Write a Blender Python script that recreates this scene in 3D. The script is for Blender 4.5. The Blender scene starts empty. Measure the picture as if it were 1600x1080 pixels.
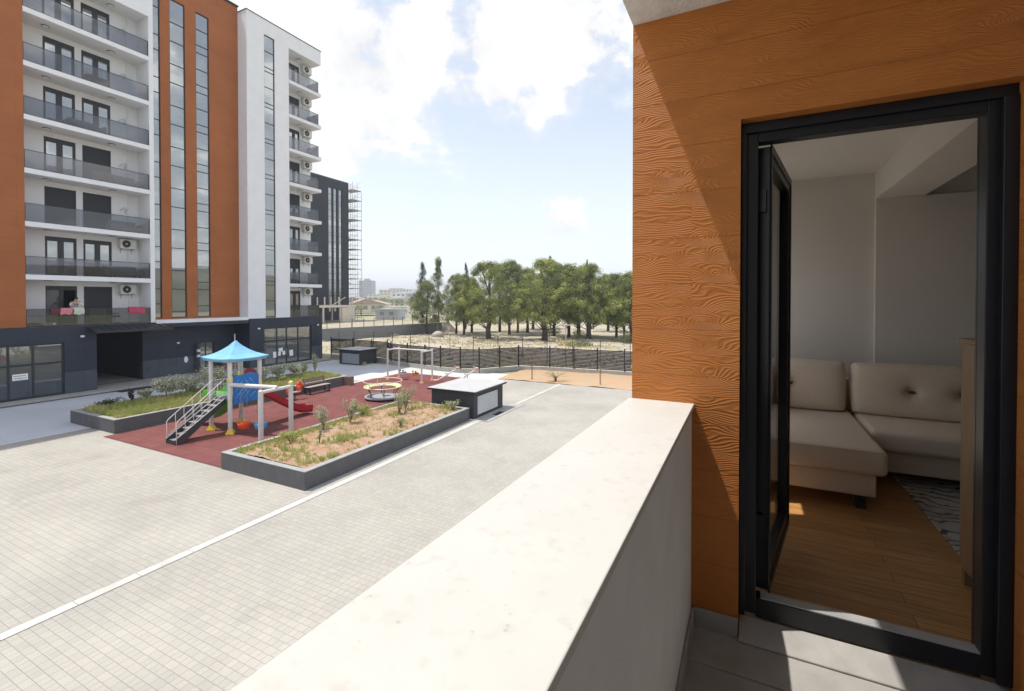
import bpy, bmesh, math, random
from mathutils import Vector, Matrix, noise, Quaternion
rnd = random.Random(7)
U = rnd.uniform
scene = bpy.context.scene
COL = scene.collection
H = 5.6            # camera height above the courtyard
ORG = {}           # world origin of every object built here

# ------------------------------------------------------------------ mesh builder
class MB:
    def __init__(s): s.v = []; s.f = []; s.tint = None
    def add(s, vs, fs):
        n = len(s.v); s.v += [tuple(p) for p in vs]; s.f += [tuple(i + n for i in f) for f in fs]
        return s
    def box(s, x0, x1, y0, y1, z0, z1):
        if x0 > x1: x0, x1 = x1, x0
        if y0 > y1: y0, y1 = y1, y0
        if z0 > z1: z0, z1 = z1, z0
        v = [(x0,y0,z0),(x1,y0,z0),(x1,y1,z0),(x0,y1,z0),(x0,y0,z1),(x1,y0,z1),(x1,y1,z1),(x0,y1,z1)]
        return s.add(v, [(0,3,2,1),(4,5,6,7),(0,1,5,4),(1,2,6,5),(2,3,7,6),(3,0,4,7)])
    def frame(s, t):
        t = Vector(t).normalized()
        a = Vector((0,0,1)) if abs(t.z) < .9 else Vector((1,0,0))
        x = t.cross(a).normalized(); return x, x.cross(t).normalized()
    def tube(s, pts, r, n=8, cap=True):
        pts = [Vector(p) for p in pts]; m = len(pts)
        rs = r if isinstance(r, (list, tuple)) else [r]*m
        vs = []; fs = []; ref = None
        for i, p in enumerate(pts):
            t = (pts[min(i+1,m-1)] - pts[max(i-1,0)])
            x, y = s.frame(t)
            if ref is not None:
                x = (ref - t.normalized()*ref.dot(t.normalized()))
                x = x.normalized() if x.length > 1e-6 else s.frame(t)[0]
                y = x.cross(t.normalized())
            ref = x
            for k in range(n):
                a = 2*math.pi*k/n
                vs.append(p + (x*math.cos(a) + y*math.sin(a))*rs[i])
        for i in range(m-1):
            for k in range(n):
                k2 = (k+1) % n
                fs.append((i*n+k, i*n+k2, (i+1)*n+k2, (i+1)*n+k))
        if cap:
            fs.append(tuple(range(n))[::-1]); fs.append(tuple((m-1)*n+k for k in range(n)))
        return s.add(vs, fs)
    def bar(s, p0, p1, w, h):
        p0, p1 = Vector(p0), Vector(p1); x, y = s.frame(p1-p0)
        x = x*w/2; y = y*h/2
        v = [p0-x-y,p0+x-y,p0+x+y,p0-x+y,p1-x-y,p1+x-y,p1+x+y,p1-x+y]
        return s.add(v, [(0,3,2,1),(4,5,6,7),(0,1,5,4),(1,2,6,5),(2,3,7,6),(3,0,4,7)])
    def lathe(s, prof, c=(0,0,0), n=24, close=False):
        c = Vector(c); vs = []; fs = []; m = len(prof)
        for (r, z) in prof:
            for k in range(n):
                a = 2*math.pi*k/n; vs.append(c + Vector((r*math.cos(a), r*math.sin(a), z)))
        for i in range(m-1 + (1 if close else 0)):
            j = (i+1) % m
            for k in range(n):
                k2 = (k+1) % n; fs.append((i*n+k, i*n+k2, j*n+k2, j*n+k))
        if not close: fs += [tuple(range(n))[::-1], tuple((m-1)*n+k for k in range(n))]
        return s.add(vs, fs)
    def ball(s, c, r, n=10, m=6, sc=(1,1,1)):
        vs = []; c = Vector(c)
        prof = [(math.sin(math.pi*i/m), -math.cos(math.pi*i/m)) for i in range(m+1)]
        prof[0] = (.02, -1); prof[-1] = (.02, 1)
        b = MB().lathe(prof, n=n)
        return s.add([c + Vector((p[0]*r*sc[0], p[1]*r*sc[1], p[2]*r*sc[2])) for p in b.v], b.f)
    def prism(s, pts, d):
        """closed outline pts (3-D), pushed along vector d"""
        d = Vector(d); n = len(pts); a = [Vector(p) for p in pts]
        return s.add(a + [p + d for p in a], [tuple(range(n))[::-1], tuple(range(n, 2*n))] +
                     [(i, (i+1) % n, n + (i+1) % n, n + i) for i in range(n)])
    def quad(s, c, u, w):
        c = Vector(c); return s.add([c-u-w, c+u-w, c+u+w, c-u+w], [(0,1,2,3)])
    def panel(s, ax, at, thick, a0, a1, z0, z1, holes=()):
        """wall sheet with holes; ax 'x': plane X=at (front face), runs in Y; ax 'y': plane Y=at, runs in X"""
        A = sorted({a0, a1, *[q for h in holes for q in (h[0], h[1]) if a0 < q < a1]})
        Z = sorted({z0, z1, *[q for h in holes for q in (h[2], h[3]) if z0 < q < z1]})
        def solid(i, j):
            if i < 0 or j < 0 or i >= len(A)-1 or j >= len(Z)-1: return False
            a = (A[i]+A[i+1])/2; z = (Z[j]+Z[j+1])/2
            return not any(h[0] < a < h[1] and h[2] < z < h[3] for h in holes)
        P = (lambda a, z, d: (d, a, z)) if ax == 'x' else (lambda a, z, d: (a, d, z))
        f, b = at, at + thick
        for i in range(len(A)-1):
            for j in range(len(Z)-1):
                if not solid(i, j): continue
                p, q, r, t = A[i], A[i+1], Z[j], Z[j+1]
                for d in (f, b): s.add([P(p,r,d),P(q,r,d),P(q,t,d),P(p,t,d)], [(0,1,2,3)])
                if not solid(i-1, j): s.add([P(p,r,f),P(p,r,b),P(p,t,b),P(p,t,f)], [(0,1,2,3)])
                if not solid(i+1, j): s.add([P(q,r,f),P(q,r,b),P(q,t,b),P(q,t,f)], [(0,1,2,3)])
                if not solid(i, j-1): s.add([P(p,r,f),P(p,r,b),P(q,r,b),P(q,r,f)], [(0,1,2,3)])
                if not solid(i, j+1): s.add([P(p,t,f),P(p,t,b),P(q,t,b),P(q,t,f)], [(0,1,2,3)])
        return s
    def build(s, name, m, parent=None, smooth=False, bevel=0, seg=2, weld=False, loc=None):
        me = bpy.data.meshes.new(name)
        o0 = Vector(ORG[parent.name]) if parent else (Vector(loc) if loc else Vector((0,0,0)))
        me.from_pydata([Vector(p) - o0 for p in s.v], [], s.f)
        bm = bmesh.new(); bm.from_mesh(me)
        if weld: bmesh.ops.remove_doubles(bm, verts=bm.verts, dist=1e-5)
        if len(bm.faces) < 40000: bmesh.ops.recalc_face_normals(bm, faces=bm.faces)
        bm.to_mesh(me); bm.free()
        me.materials.append(m)
        if smooth: me.polygons.foreach_set('use_smooth', [True]*len(me.polygons))
        o = bpy.data.objects.new(name, me); COL.objects.link(o)
        if parent: o.parent = parent
        else: o.location = o0
        ORG[o.name] = tuple(o0)
        if bevel:
            b = o.modifiers.new('Bevel', 'BEVEL'); b.width = bevel; b.segments = seg; b.limit_method = 'ANGLE'; b.angle_limit = math.radians(40)
            b.harden_normals = False
        return o

def tag(o, label=None, cat=None, group=None, kind=None):
    if label: o['label'] = label
    if cat: o['category'] = cat
    if group: o['group'] = group
    if kind: o['kind'] = kind
    return o
def thing(name, label, cat, loc=(0,0,0), group=None):
    o = bpy.data.objects.new(name, None); COL.objects.link(o); o.location = loc; o.empty_display_size = .2
    ORG[o.name] = tuple(loc); return tag(o, label, cat, group)
def copy_tree(o, parent=None):
    c = o.copy(); COL.objects.link(c)
    ORG[c.name] = ORG.get(o.name, (0,0,0))
    if parent: c.parent = parent
    for ch in [q for q in bpy.data.objects if q.parent == o]: copy_tree(ch, c)
    return c
def dup(o, loc, label, rz=0, sc=None):
    c = copy_tree(o); c.location = loc; c.rotation_euler = (0,0,rz); c['label'] = label
    if sc: c.scale = sc
    return c

# ------------------------------------------------------------------ materials
def new(name):
    m = bpy.data.materials.new(name); m.use_nodes = True; nt = m.node_tree
    return m, nt, nt.nodes['Principled BSDF']
def N(nt, t, **k):
    n = nt.nodes.new(t)
    for a, b in k.items():
        if a.startswith('i_'): n.inputs[a[2:].replace('_', ' ')].default_value = b
        else: setattr(n, a, b)
    return n
def L(nt, a, b): nt.links.new(a, b)
def C4(c): return (c[0], c[1], c[2], 1)
def mixcol(nt, fac, a, b, blend='MIX'):
    n = nt.nodes.new('ShaderNodeMix'); n.data_type = 'RGBA'; n.blend_type = blend
    for s, v in ((n.inputs[0], fac), (n.inputs[6], a), (n.inputs[7], b)):
        if hasattr(v, 'links'): L(nt, v, s)
        elif isinstance(v, (int, float)): s.default_value = v
        else: s.default_value = C4(v)
    return n.outputs[2]
def ramp(nt, x, pts):
    r = nt.nodes.new('ShaderNodeValToRGB'); e = r.color_ramp.elements
    while len(e) < len(pts): e.new(.5)
    for q, (p, c) in zip(e, pts): q.position = p; q.color = C4(c) if hasattr(c, '__len__') else (c, c, c, 1)
    L(nt, x, r.inputs[0]); return r.outputs[0]
def objco(nt, sc=(1,1,1), rot=(0,0,0), loc=(0,0,0)):
    tc = nt.nodes.new('ShaderNodeTexCoord'); mp = nt.nodes.new('ShaderNodeMapping')
    mp.inputs['Scale'].default_value = sc; mp.inputs['Rotation'].default_value = rot; mp.inputs['Location'].default_value = loc
    L(nt, tc.outputs['Object'], mp.inputs[0]); return mp.outputs[0]
def bump(nt, bs, h, st=.3, d=.02):
    b = nt.nodes.new('ShaderNodeBump'); b.inputs['Strength'].default_value = st; b.inputs['Distance'].default_value = d
    L(nt, h, b.inputs['Height']); L(nt, b.outputs[0], bs.inputs['Normal']); return b
def mat(name, c, c2=None, rough=.7, scale=3, bs=0, bsc=60, metal=0, spec=.5, detail=4, lo=.35, hi=.65, sc=(1,1,1)):
    m, nt, b = new(name)
    b.inputs['Roughness'].default_value = rough; b.inputs['Metallic'].default_value = metal
    b.inputs['Specular IOR Level'].default_value = spec
    co = objco(nt, sc)
    if c2 is None: c2 = tuple(q*.86 for q in c)
    n = N(nt, 'ShaderNodeTexNoise', i_Scale=scale, i_Detail=detail); L(nt, co, n.inputs['Vector'])
    L(nt, mixcol(nt, ramp(nt, n.outputs[0], [(lo, 0.), (hi, 1.)]), c, c2), b.inputs['Base Color'])
    if bs:
        n2 = N(nt, 'ShaderNodeTexNoise', i_Scale=bsc, i_Detail=3); L(nt, co, n2.inputs['Vector'])
        bump(nt, b, n2.outputs[0], bs, .01)
    return m
def brickmat(name, c1, c2, mortar, bw, rh, ms, co_rot=None, off=.5, rough=.7, squash=1., sqf=2, bst=.4, vary=.15, spec=.4, vs=1.3, plane='xy'):
    m, nt, b = new(name); b.inputs['Roughness'].default_value = rough; b.inputs['Specular IOR Level'].default_value = spec
    tc = nt.nodes.new('ShaderNodeTexCoord'); sp = nt.nodes.new('ShaderNodeSeparateXYZ'); cb = nt.nodes.new('ShaderNodeCombineXYZ')
    L(nt, tc.outputs['Object'], sp.inputs[0])
    a, q = {'xy': (0, 1), 'yz': (1, 2), 'xz': (0, 2)}[plane]
    L(nt, sp.outputs[a], cb.inputs[0]); L(nt, sp.outputs[q], cb.inputs[1])
    br = N(nt, 'ShaderNodeTexBrick', offset=off, squash=squash, squash_frequency=sqf)
    for k, v in (('Scale', 1.), ('Mortar Size', ms), ('Brick Width', bw), ('Row Height', rh), ('Mortar Smooth', .2), ('Bias', 0.)): br.inputs[k].default_value = v
    br.inputs['Color1'].default_value = C4(c1); br.inputs['Color2'].default_value = C4(c2); br.inputs['Mortar'].default_value = C4(mortar)
    L(nt, cb.outputs[0], br.inputs[0])
    n = N(nt, 'ShaderNodeTexNoise', i_Scale=vs, i_Detail=6); L(nt, tc.outputs['Object'], n.inputs['Vector'])
    n3 = N(nt, 'ShaderNodeTexNoise', i_Scale=40., i_Detail=3); L(nt, tc.outputs['Object'], n3.inputs['Vector'])
    col = mixcol(nt, 1., br.outputs[0], ramp(nt, n.outputs[0], [(.3, 1-vary), (.7, 1+vary*.4)]), 'MULTIPLY')
    col = mixcol(nt, 1., col, ramp(nt, n3.outputs[0], [(.3, .93), (.7, 1.05)]), 'MULTIPLY')
    n4 = N(nt, 'ShaderNodeTexNoise', i_Scale=vs*1.7, i_Detail=9, i_Roughness=.62, i_Distortion=.6); L(nt, tc.outputs['Object'], n4.inputs['Vector'])
    col = mixcol(nt, 1., col, ramp(nt, n4.outputs[0], [(.57, 1.), (.72, 1-vary*.8)]), 'MULTIPLY')
    L(nt, col, b.inputs['Base Color'])
    ad = N(nt, 'ShaderNodeMath', operation='MULTIPLY_ADD'); L(nt, br.outputs['Fac'], ad.inputs[0]); ad.inputs[1].default_value = -1.; L(nt, n3.outputs[0], ad.inputs[2])
    bump(nt, b, ad.outputs[0], bst, .006)
    return m
def glassy(name, tint=(.5,.53,.55), tr=.6, rough=.02, gl=(1,1,1)):
    """thin pane: see-through tint plus sky reflection"""
    m, nt, b = new(name); nt.nodes.remove(b); out = nt.nodes['Material Output']
    t = N(nt, 'ShaderNodeBsdfTransparent'); t.inputs[0].default_value = C4(tint)
    g = N(nt, 'ShaderNodeBsdfGlossy'); g.inputs['Roughness'].default_value = rough; g.inputs[0].default_value = C4(gl)
    fr = N(nt, 'ShaderNodeLayerWeight'); fr.inputs[0].default_value = .25
    r = ramp(nt, fr.outputs['Fresnel'], [(0., 1-tr), (1., .75)])
    mx = N(nt, 'ShaderNodeMixShader'); L(nt, r, mx.inputs[0]); L(nt, t.outputs[0], mx.inputs[1]); L(nt, g.outputs[0], mx.inputs[2])
    L(nt, mx.outputs[0], out.inputs[0]); return m
def coated(name, base, metal=.75, rough=.015, wob=.02):
    """reflective architectural glazing"""
    m, nt, b = new(name); b.inputs['Base Color'].default_value = C4(base); b.inputs['Metallic'].default_value = metal
    b.inputs['Roughness'].default_value = rough; b.inputs['Specular IOR Level'].default_value = .8
    n = N(nt, 'ShaderNodeTexNoise', i_Scale=.9, i_Detail=1); L(nt, objco(nt), n.inputs['Vector']); bump(nt, b, n.outputs[0], wob, .2)
    return m
def leafmat(name, c, c2, tr=.35, scale=1.2):
    m, nt, b = new(name); nt.nodes.remove(b); out = nt.nodes['Material Output']
    n = N(nt, 'ShaderNodeTexNoise', i_Scale=scale, i_Detail=5); L(nt, objco(nt), n.inputs['Vector'])
    col = mixcol(nt, ramp(nt, n.outputs[0], [(.35, 0.), (.65, 1.)]), c, c2)
    d = N(nt, 'ShaderNodeBsdfDiffuse'); t = N(nt, 'ShaderNodeBsdfTranslucent')
    L(nt, col, d.inputs[0]); L(nt, col, t.inputs[0])
    mx = N(nt, 'ShaderNodeMixShader'); mx.inputs[0].default_value = tr
    L(nt, d.outputs[0], mx.inputs[1]); L(nt, t.outputs[0], mx.inputs[2]); L(nt, mx.outputs[0], out.inputs[0])
    return m

def wood_relief(name):
    """stamped wood-grain render: wavy contour lines with oval knots, laid in 0.2 m courses"""
    m, nt, b = new(name); b.inputs['Roughness'].default_value = .62; b.inputs['Specular IOR Level'].default_value = .3
    tc = nt.nodes.new('ShaderNodeTexCoord'); sp = nt.nodes.new('ShaderNodeSeparateXYZ'); L(nt, tc.outputs['Object'], sp.inputs[0])
    def ma(op, a, c, d=None):
        n = N(nt, 'ShaderNodeMath', operation=op)
        for i, v in enumerate((a, c, d)):
            if v is None: continue
            if hasattr(v, 'links'): L(nt, v, n.inputs[i])
            else: n.inputs[i].default_value = v
        return n.outputs[0]
    X_, Y_, Z_ = sp.outputs
    al = ma('ADD', X_, Y_)
    zz = ma('ADD', Z_, .055)
    row = ma('FLOOR', ma('DIVIDE', zz, .212), 0)
    fz = ma('FRACT', ma('DIVIDE', zz, .212), 0)
    colu = ma('FLOOR', ma('DIVIDE', ma('ADD', al, .78), .55), 0)
    cb = nt.nodes.new('ShaderNodeCombineXYZ')
    L(nt, ma('MULTIPLY_ADD', al, 4.2, ma('MULTIPLY', row, 7.31)), cb.inputs[0]); L(nt, ma('MULTIPLY', zz, 13.), cb.inputs[1])
    L(nt, ma('MULTIPLY_ADD', row, 3.77, ma('MULTIPLY', colu, 5.1)), cb.inputs[2])
    n1 = N(nt, 'ShaderNodeTexNoise', i_Scale=1., i_Detail=1.2, i_Roughness=.45); L(nt, cb.outputs[0], n1.inputs['Vector'])
    # oval knots: one per cell of a stretched voronoi
    v = N(nt, 'ShaderNodeTexVoronoi', i_Scale=1., i_Randomness=.8)
    cb2 = nt.nodes.new('ShaderNodeCombineXYZ'); L(nt, ma('MULTIPLY', al, 4.2), cb2.inputs[0]); L(nt, ma('MULTIPLY', zz, 9.5), cb2.inputs[1]); L(nt, cb2.outputs[0], v.inputs['Vector'])
    knot = ramp(nt, v.outputs['Distance'], [(.0, 1.), (.6, 0.)])
    ph = ma('ADD', ma('MULTIPLY', zz, 560.), ma('MULTIPLY', n1.outputs[0], 64.))
    phase = ma('MULTIPLY_ADD', ma('MULTIPLY', knot, knot), 70., ph)
    nf = N(nt, 'ShaderNodeTexNoise', i_Scale=60., i_Detail=3); L(nt, tc.outputs['Object'], nf.inputs['Vector'])
    s = ma('SINE', ma('MULTIPLY_ADD', nf.outputs[0], 1.6, phase), 0)
    ridge = ma('POWER', ma('MULTIPLY_ADD', s, .5, .5), 1.6)
    joint = ma('LESS_THAN', fz, .022)
    h = ma('SUBTRACT', ma('MULTIPLY_ADD', nf.outputs[0], .35, ridge), ma('MULTIPLY', joint, 1.1))
    bump(nt, b, h, 1., .0012)
    n2 = N(nt, 'ShaderNodeTexNoise', i_Scale=2.6, i_Detail=9, i_Roughness=.65); L(nt, tc.outputs['Object'], n2.inputs['Vector'])
    col = mixcol(nt, ramp(nt, n2.outputs[0], [(.3, 0.), (.7, 1.)]), (.54,.195,.047), (.45,.155,.035))
    L(nt, mixcol(nt, joint, col, (.42,.14,.032)), b.inputs['Base Color'])
    return m
def mixval(nt, f, a, b):
    n = nt.nodes.new('ShaderNodeMix'); n.data_type = 'FLOAT'; n.clamp_factor = True
    L(nt, f, n.inputs[0]); L(nt, a, n.inputs[2]); L(nt, b, n.inputs[3]); return n.outputs[0]

def planks(name, a, b2):
    m, nt, b = new(name); b.inputs['Roughness'].default_value = .38
    tc = nt.nodes.new('ShaderNodeTexCoord')
    br = N(nt, 'ShaderNodeTexBrick', offset=.37, offset_frequency=2)
    for k, v in (('Scale', 1.), ('Mortar Size', .0015), ('Brick Width', 1.1), ('Row Height', .095), ('Mortar Smooth', .1)): br.inputs[k].default_value = v
    br.inputs['Color1'].default_value = C4(a); br.inputs['Color2'].default_value = C4(b2); br.inputs['Mortar'].default_value = (.06,.035,.015,1)
    L(nt, tc.outputs['Object'], br.inputs[0])
    n = N(nt, 'ShaderNodeTexNoise', i_Scale=9., i_Detail=6); L(nt, objco(nt, (.5,9,1)), n.inputs['Vector'])
    L(nt, mixcol(nt, 1., br.outputs[0], ramp(nt, n.outputs[0], [(.3, .7), (.7, 1.15)]), 'MULTIPLY'), b.inputs['Base Color'])
    return m

M = {}
M['white'] = mat('white_render', (.78,.79,.81), (.74,.75,.78), .85, 1.2, .12, 90)
M['white_in'] = mat('white_room_paint', (.70,.655,.60), (.66,.615,.56), .9, 1.5, .08, 120)
M['white_soffit'] = mat('rough_white_soffit', (.72,.70,.66), (.62,.60,.56), .95, 14, .6, 70)
M['relief'] = wood_relief('orange_wood_grain_render')
M['orange_far'] = brickmat('orange_cladding', (.37,.122,.036), (.345,.111,.032), (.295,.092,.025), 3.2, .74, .012, off=.5, rough=.75, bst=.3, vary=.12, plane='yz', vs=.5)
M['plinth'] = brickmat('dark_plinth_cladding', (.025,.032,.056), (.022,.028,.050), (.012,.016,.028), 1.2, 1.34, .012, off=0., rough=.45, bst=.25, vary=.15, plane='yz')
M['plinth_low'] = brickmat('dark_plinth_tiles', (.072,.085,.108), (.063,.075,.097), (.035,.038,.044), 1.2, 1.4, .012, off=0., rough=.5, bst=.25, vary=.2, plane='yz')
M['dark_metal'] = mat('charcoal_aluminium', (.009,.010,.014), (.011,.012,.017), .36, 20, .05, 200, spec=.5)
M['frame'] = mat('anthracite_window_frame', (.022,.025,.032), (.02,.022,.028), .45, 10)
M['shutter'] = brickmat('roller_shutter', (.030,.034,.045), (.028,.031,.042), (.016,.018,.024), 9., .052, .007, rough=.5, bst=.5, vary=.05, plane='yz')
M['coated'] = coated('mirror_glazing', (.37,.385,.385), .8, .015, .006)
M['coated_dark'] = coated('dark_glazing', (.16,.18,.21), .55)
M['store_glass'] = coated('shop_glazing', (.30,.31,.30), .62)
M['rail_glass'] = glassy('smoked_railing_glass', (.60,.61,.64), .93, .02, (.75,.75,.75))
M['clear_glass'] = glassy('clear_glass', (.90,.92,.92), .93)
M['roof_dark'] = mat('dark_coping', (.05,.05,.055), rough=.6)
M['ac'] = mat('white_sheet_metal', (.70,.70,.68), (.64,.64,.62), .5, 6)
M['black'] = mat('black_plastic', (.02,.02,.022), rough=.5)
M['grille'] = mat('fan_grille', (.06,.06,.065), rough=.5)
M['lamp'] = mat('pale_lamp_glass', (.8,.8,.78), rough=.3)
M['limestone'] = None
M['plaster_grey'] = mat('grey_plaster', (.82,.805,.78), (.77,.755,.73), .92, 5, .5, 140)
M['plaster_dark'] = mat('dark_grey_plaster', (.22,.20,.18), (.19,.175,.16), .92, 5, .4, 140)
M['tile_grey'] = mat('grey_balcony_tile', (.40,.39,.375), (.33,.32,.31), .6, 7, .1, 60)
M['sill'] = mat('grey_sill_stone', (.40,.385,.36), (.34,.325,.305), .6, 9, .15, 60)
M['paver'] = brickmat('concrete_pavers', (.43,.402,.352), (.392,.37,.327), (.25,.232,.204), .215, .145, .0042, off=.37, rough=.85, squash=.62, sqf=2, bst=.45, vary=.16, vs=.35)
M['kerb'] = mat('pale_kerb_concrete', (.62,.61,.58), (.55,.54,.51), .85, 4, .2, 80)
M['concrete'] = mat('grey_concrete', (.40,.39,.37), (.33,.32,.30), .9, 2.5, .3, 50)
M['rubber'] = brickmat('red_rubber_tiles', (.215,.080,.073), (.185,.068,.063), (.11,.036,.034), .5, .5, .008, off=.5, rough=.95, bst=.4, vary=.14, spec=.2)
M['planter'] = mat('grey_planter_render', (.105,.105,.11), (.088,.088,.093), .8, 3, .35, 120)
M['planter_cap'] = mat('pale_planter_coping', (.36,.36,.35), (.30,.30,.29), .85, 5)
M['soil'] = mat('straw_covered_red_soil', (.36,.195,.13), (.41,.295,.205), .97, 1.6, .9, 30, detail=8)
M['soil_green'] = mat('planter_soil', (.34,.22,.12), (.30,.25,.12), .97, 3, .9, 30, detail=8)
M['dirt'] = mat('reddish_dirt', (.47,.285,.16), (.42,.32,.21), .97, 1.1, .7, 18, detail=8)
M['field'] = mat('dry_pale_ground', (.46,.40,.315), (.36,.32,.215), .98, .22, .8, 5, detail=10, lo=.4, hi=.62)
M['ground'] = mat('dry_land', (.38,.34,.24), (.25,.26,.13), .98, .02, .3, 1, detail=10)
M['rock'] = mat('pale_rock', (.45,.41,.35), (.33,.30,.26), .95, 1.5, .6, 8)
M['hill'] = mat('scrub_hill', (.10,.105,.06), (.19,.16,.10), 1., .03, .3, .5, detail=10)
M['bark'] = mat('pine_bark', (.115,.085,.065), (.07,.052,.042), .95, 4, .8, 16)
M['bark_pale'] = mat('pale_bark', (.26,.22,.18), (.17,.14,.115), .95, 4, .6, 16)
M['pine'] = leafmat('pine_needles', (.42,.445,.15), (.11,.14,.055), .25, .8)
M['pine2'] = leafmat('grey_green_needles', (.36,.395,.18), (.11,.135,.07), .25, .8)
M['cypress'] = leafmat('cypress_foliage', (.085,.105,.06), (.055,.07,.042), .2)
M['grass'] = leafmat('grass_blades', (.34,.40,.12), (.54,.50,.22), .4, .9)
M['grass_dry'] = leafmat('dry_grass', (.64,.53,.30), (.52,.45,.21), .3, .9)
M['shrub'] = leafmat('grey_green_leaves', (.33,.37,.20), (.46,.46,.31), .3, 6)
M['shrub_dark'] = leafmat('dark_leaves', (.05,.045,.06), (.09,.07,.09), .3, 6)
M['flower'] = leafmat('white_blossom', (.85,.83,.76), (.74,.70,.6), .4, 6)
M['flower_dry'] = leafmat('faded_blossom', (.52,.46,.36), (.40,.33,.26), .4, 6)
M['stem'] = mat('brown_stem', (.14,.10,.06), rough=.9)
M['palm'] = leafmat('palm_leaf', (.14,.17,.075), (.2,.21,.10), .3, 5)
M['fence'] = mat('dark_fence_metal', (.020,.021,.026), (.016,.017,.021), .55, 4)
M['steel'] = mat('galvanised_steel', (.50,.50,.50), (.42,.42,.42), .45, 8, metal=.3)
M['pole_white'] = mat('pale_painted_post', (.66,.64,.62), (.60,.58,.56), .45, 5)
M['blue_roof'] = mat('light_blue_plastic', (.24,.52,.76), (.19,.46,.70), .42, 3)
M['blue'] = mat('blue_plastic', (.012,.17,.52), (.012,.15,.47), .4, 3)
M['blue_pale'] = mat('pale_blue_relief', (.22,.50,.85), rough=.4)
M['blue_lt'] = mat('sky_blue_plastic', (.10,.38,.68), rough=.4)
M['red'] = mat('dark_red_plastic', (.36,.012,.022), (.32,.011,.02), .4, 3)
M['orange_red'] = mat('orange_red_plastic', (.80,.085,.022), (.72,.07,.02), .42, 4)
M['orange'] = mat('orange_plastic', (.85,.34,.05), rough=.45)
M['salmon'] = mat('salmon_foot', (.80,.42,.22), rough=.6)
M['pale_ring'] = mat('pale_pink_ring', (.78,.62,.52), rough=.5)
M['yellow'] = mat('yellow_plastic', (.80,.55,.04), (.74,.5,.04), .45, 4)
M['yellow_cap'] = mat('pale_yellow_cap', (.75,.66,.25), rough=.5)
M['green'] = mat('green_plastic', (.10,.46,.06), (.085,.42,.05), .4, 3)
M['lime'] = mat('pale_lime_painted_steel', (.62,.66,.34), (.56,.6,.3), .45, 4)
M['grey_plate'] = mat('chequer_plate', (.32,.33,.34), rough=.5, bs=.4, bsc=40)
M['tread'] = mat('tread_plate', (.30,.30,.30), (.24,.24,.24), .6, 12, .4, 60)
M['pink'] = mat('faded_pink_paint', (.72,.36,.28), rough=.55)
M['rope'] = mat('grey_rope', (.30,.26,.24), rough=.9)
M['bench_wood'] = mat('brown_bench_slats', (.20,.125,.105), (.16,.10,.085), .6, 5, sc=(8,1,8))
M['bench_seat'] = mat('worn_bench_slats', (.42,.34,.31), (.36,.29,.26), .55, 5, sc=(8,1,8))
M['box_dark'] = mat('charcoal_render', (.045,.045,.05), (.038,.038,.043), .8, 4, .3, 90)
M['box_roof'] = mat('pale_roof_slab', (.47,.47,.47), (.42,.42,.42), .8, 1.5, .2, 40)
M['louver'] = mat('silver_slats', (.55,.56,.57), (.50,.51,.52), .45, 3)
M['louver_grey'] = mat('grey_sheet', (.34,.37,.40), (.30,.33,.36), .55, 3)
M['retain'] = mat('grey_retaining_wall', (.21,.22,.23), (.17,.18,.19), .9, .4, .3, 12)
M['dark_far'] = mat('charcoal_facade', (.026,.030,.042), (.023,.027,.038), .7, .3)
M['raw_block'] = brickmat('raw_block_wall', (.36,.22,.18), (.42,.36,.33), (.4,.38,.36), .5, .25, .02, rough=.95, bst=.2, plane='yz')
M['scaf'] = mat('scaffold_steel', (.52,.50,.48), (.42,.36,.33), .6, 2)
M['far_white'] = mat('far_white_render', (.82,.80,.77), (.74,.71,.69), .9, .1)
M['far_cream'] = mat('far_cream_render', (.74,.66,.57), (.66,.59,.51), .9, .1)
M['far_grey'] = mat('far_grey_render', (.46,.47,.50), (.40,.41,.44), .9, .1)
M['far_win'] = mat('far_window', (.24,.26,.29), rough=.3)
M['tile_roof'] = mat('clay_tile_roof', (.44,.35,.29), (.38,.29,.24), .9, 1)
M['parquet'] = planks('oak_parquet', (.56,.285,.10), (.45,.225,.075))
M['oak'] = mat('pale_oak', (.34,.215,.115), (.28,.175,.09), .5, 6, sc=(7,7,.6))
M['fabric'] = mat('beige_upholstery', (.80,.665,.52), (.72,.60,.465), .95, 120, .35, 500)
M['button'] = mat('dark_button', (.10,.08,.065), rough=.8)
M['skin'] = mat('skin', (.52,.33,.24), rough=.6)
M['shirt'] = mat('white_patterned_shirt', (.70,.68,.66), (.22,.21,.22), .9, 9, lo=.5, hi=.56)
M['trouser'] = mat('grey_trousers', (.16,.155,.15), rough=.9)
M['hair'] = mat('dark_hair', (.015,.012,.01), rough=.6)
M['cloth_red'] = mat('crimson_cloth', (.42,.05,.10), (.5,.09,.14), .95, 8)
M['cloth_pink'] = mat('pink_cloth', (.62,.24,.27), (.55,.19,.22), .95, 8)
M['cloth_pale'] = mat('pale_green_cloth', (.55,.60,.48), (.50,.53,.44), .95, 8)
M['cloth_maroon'] = mat('maroon_cloth', (.14,.035,.045), rough=.95)
M['board'] = mat('grey_board', (.26,.28,.29), rough=.8)
M['cardboard'] = mat('cardboard', (.40,.27,.20), (.34,.23,.17), .9, 5)
M['paper'] = mat('white_paper', (.82,.82,.84), (.78,.78,.8), .8, 5)
M['ink'] = mat('dark_ink', (.05,.06,.12), rough=.8)
M['terracotta'] = mat('brown_pot', (.16,.09,.07), rough=.8)

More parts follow.
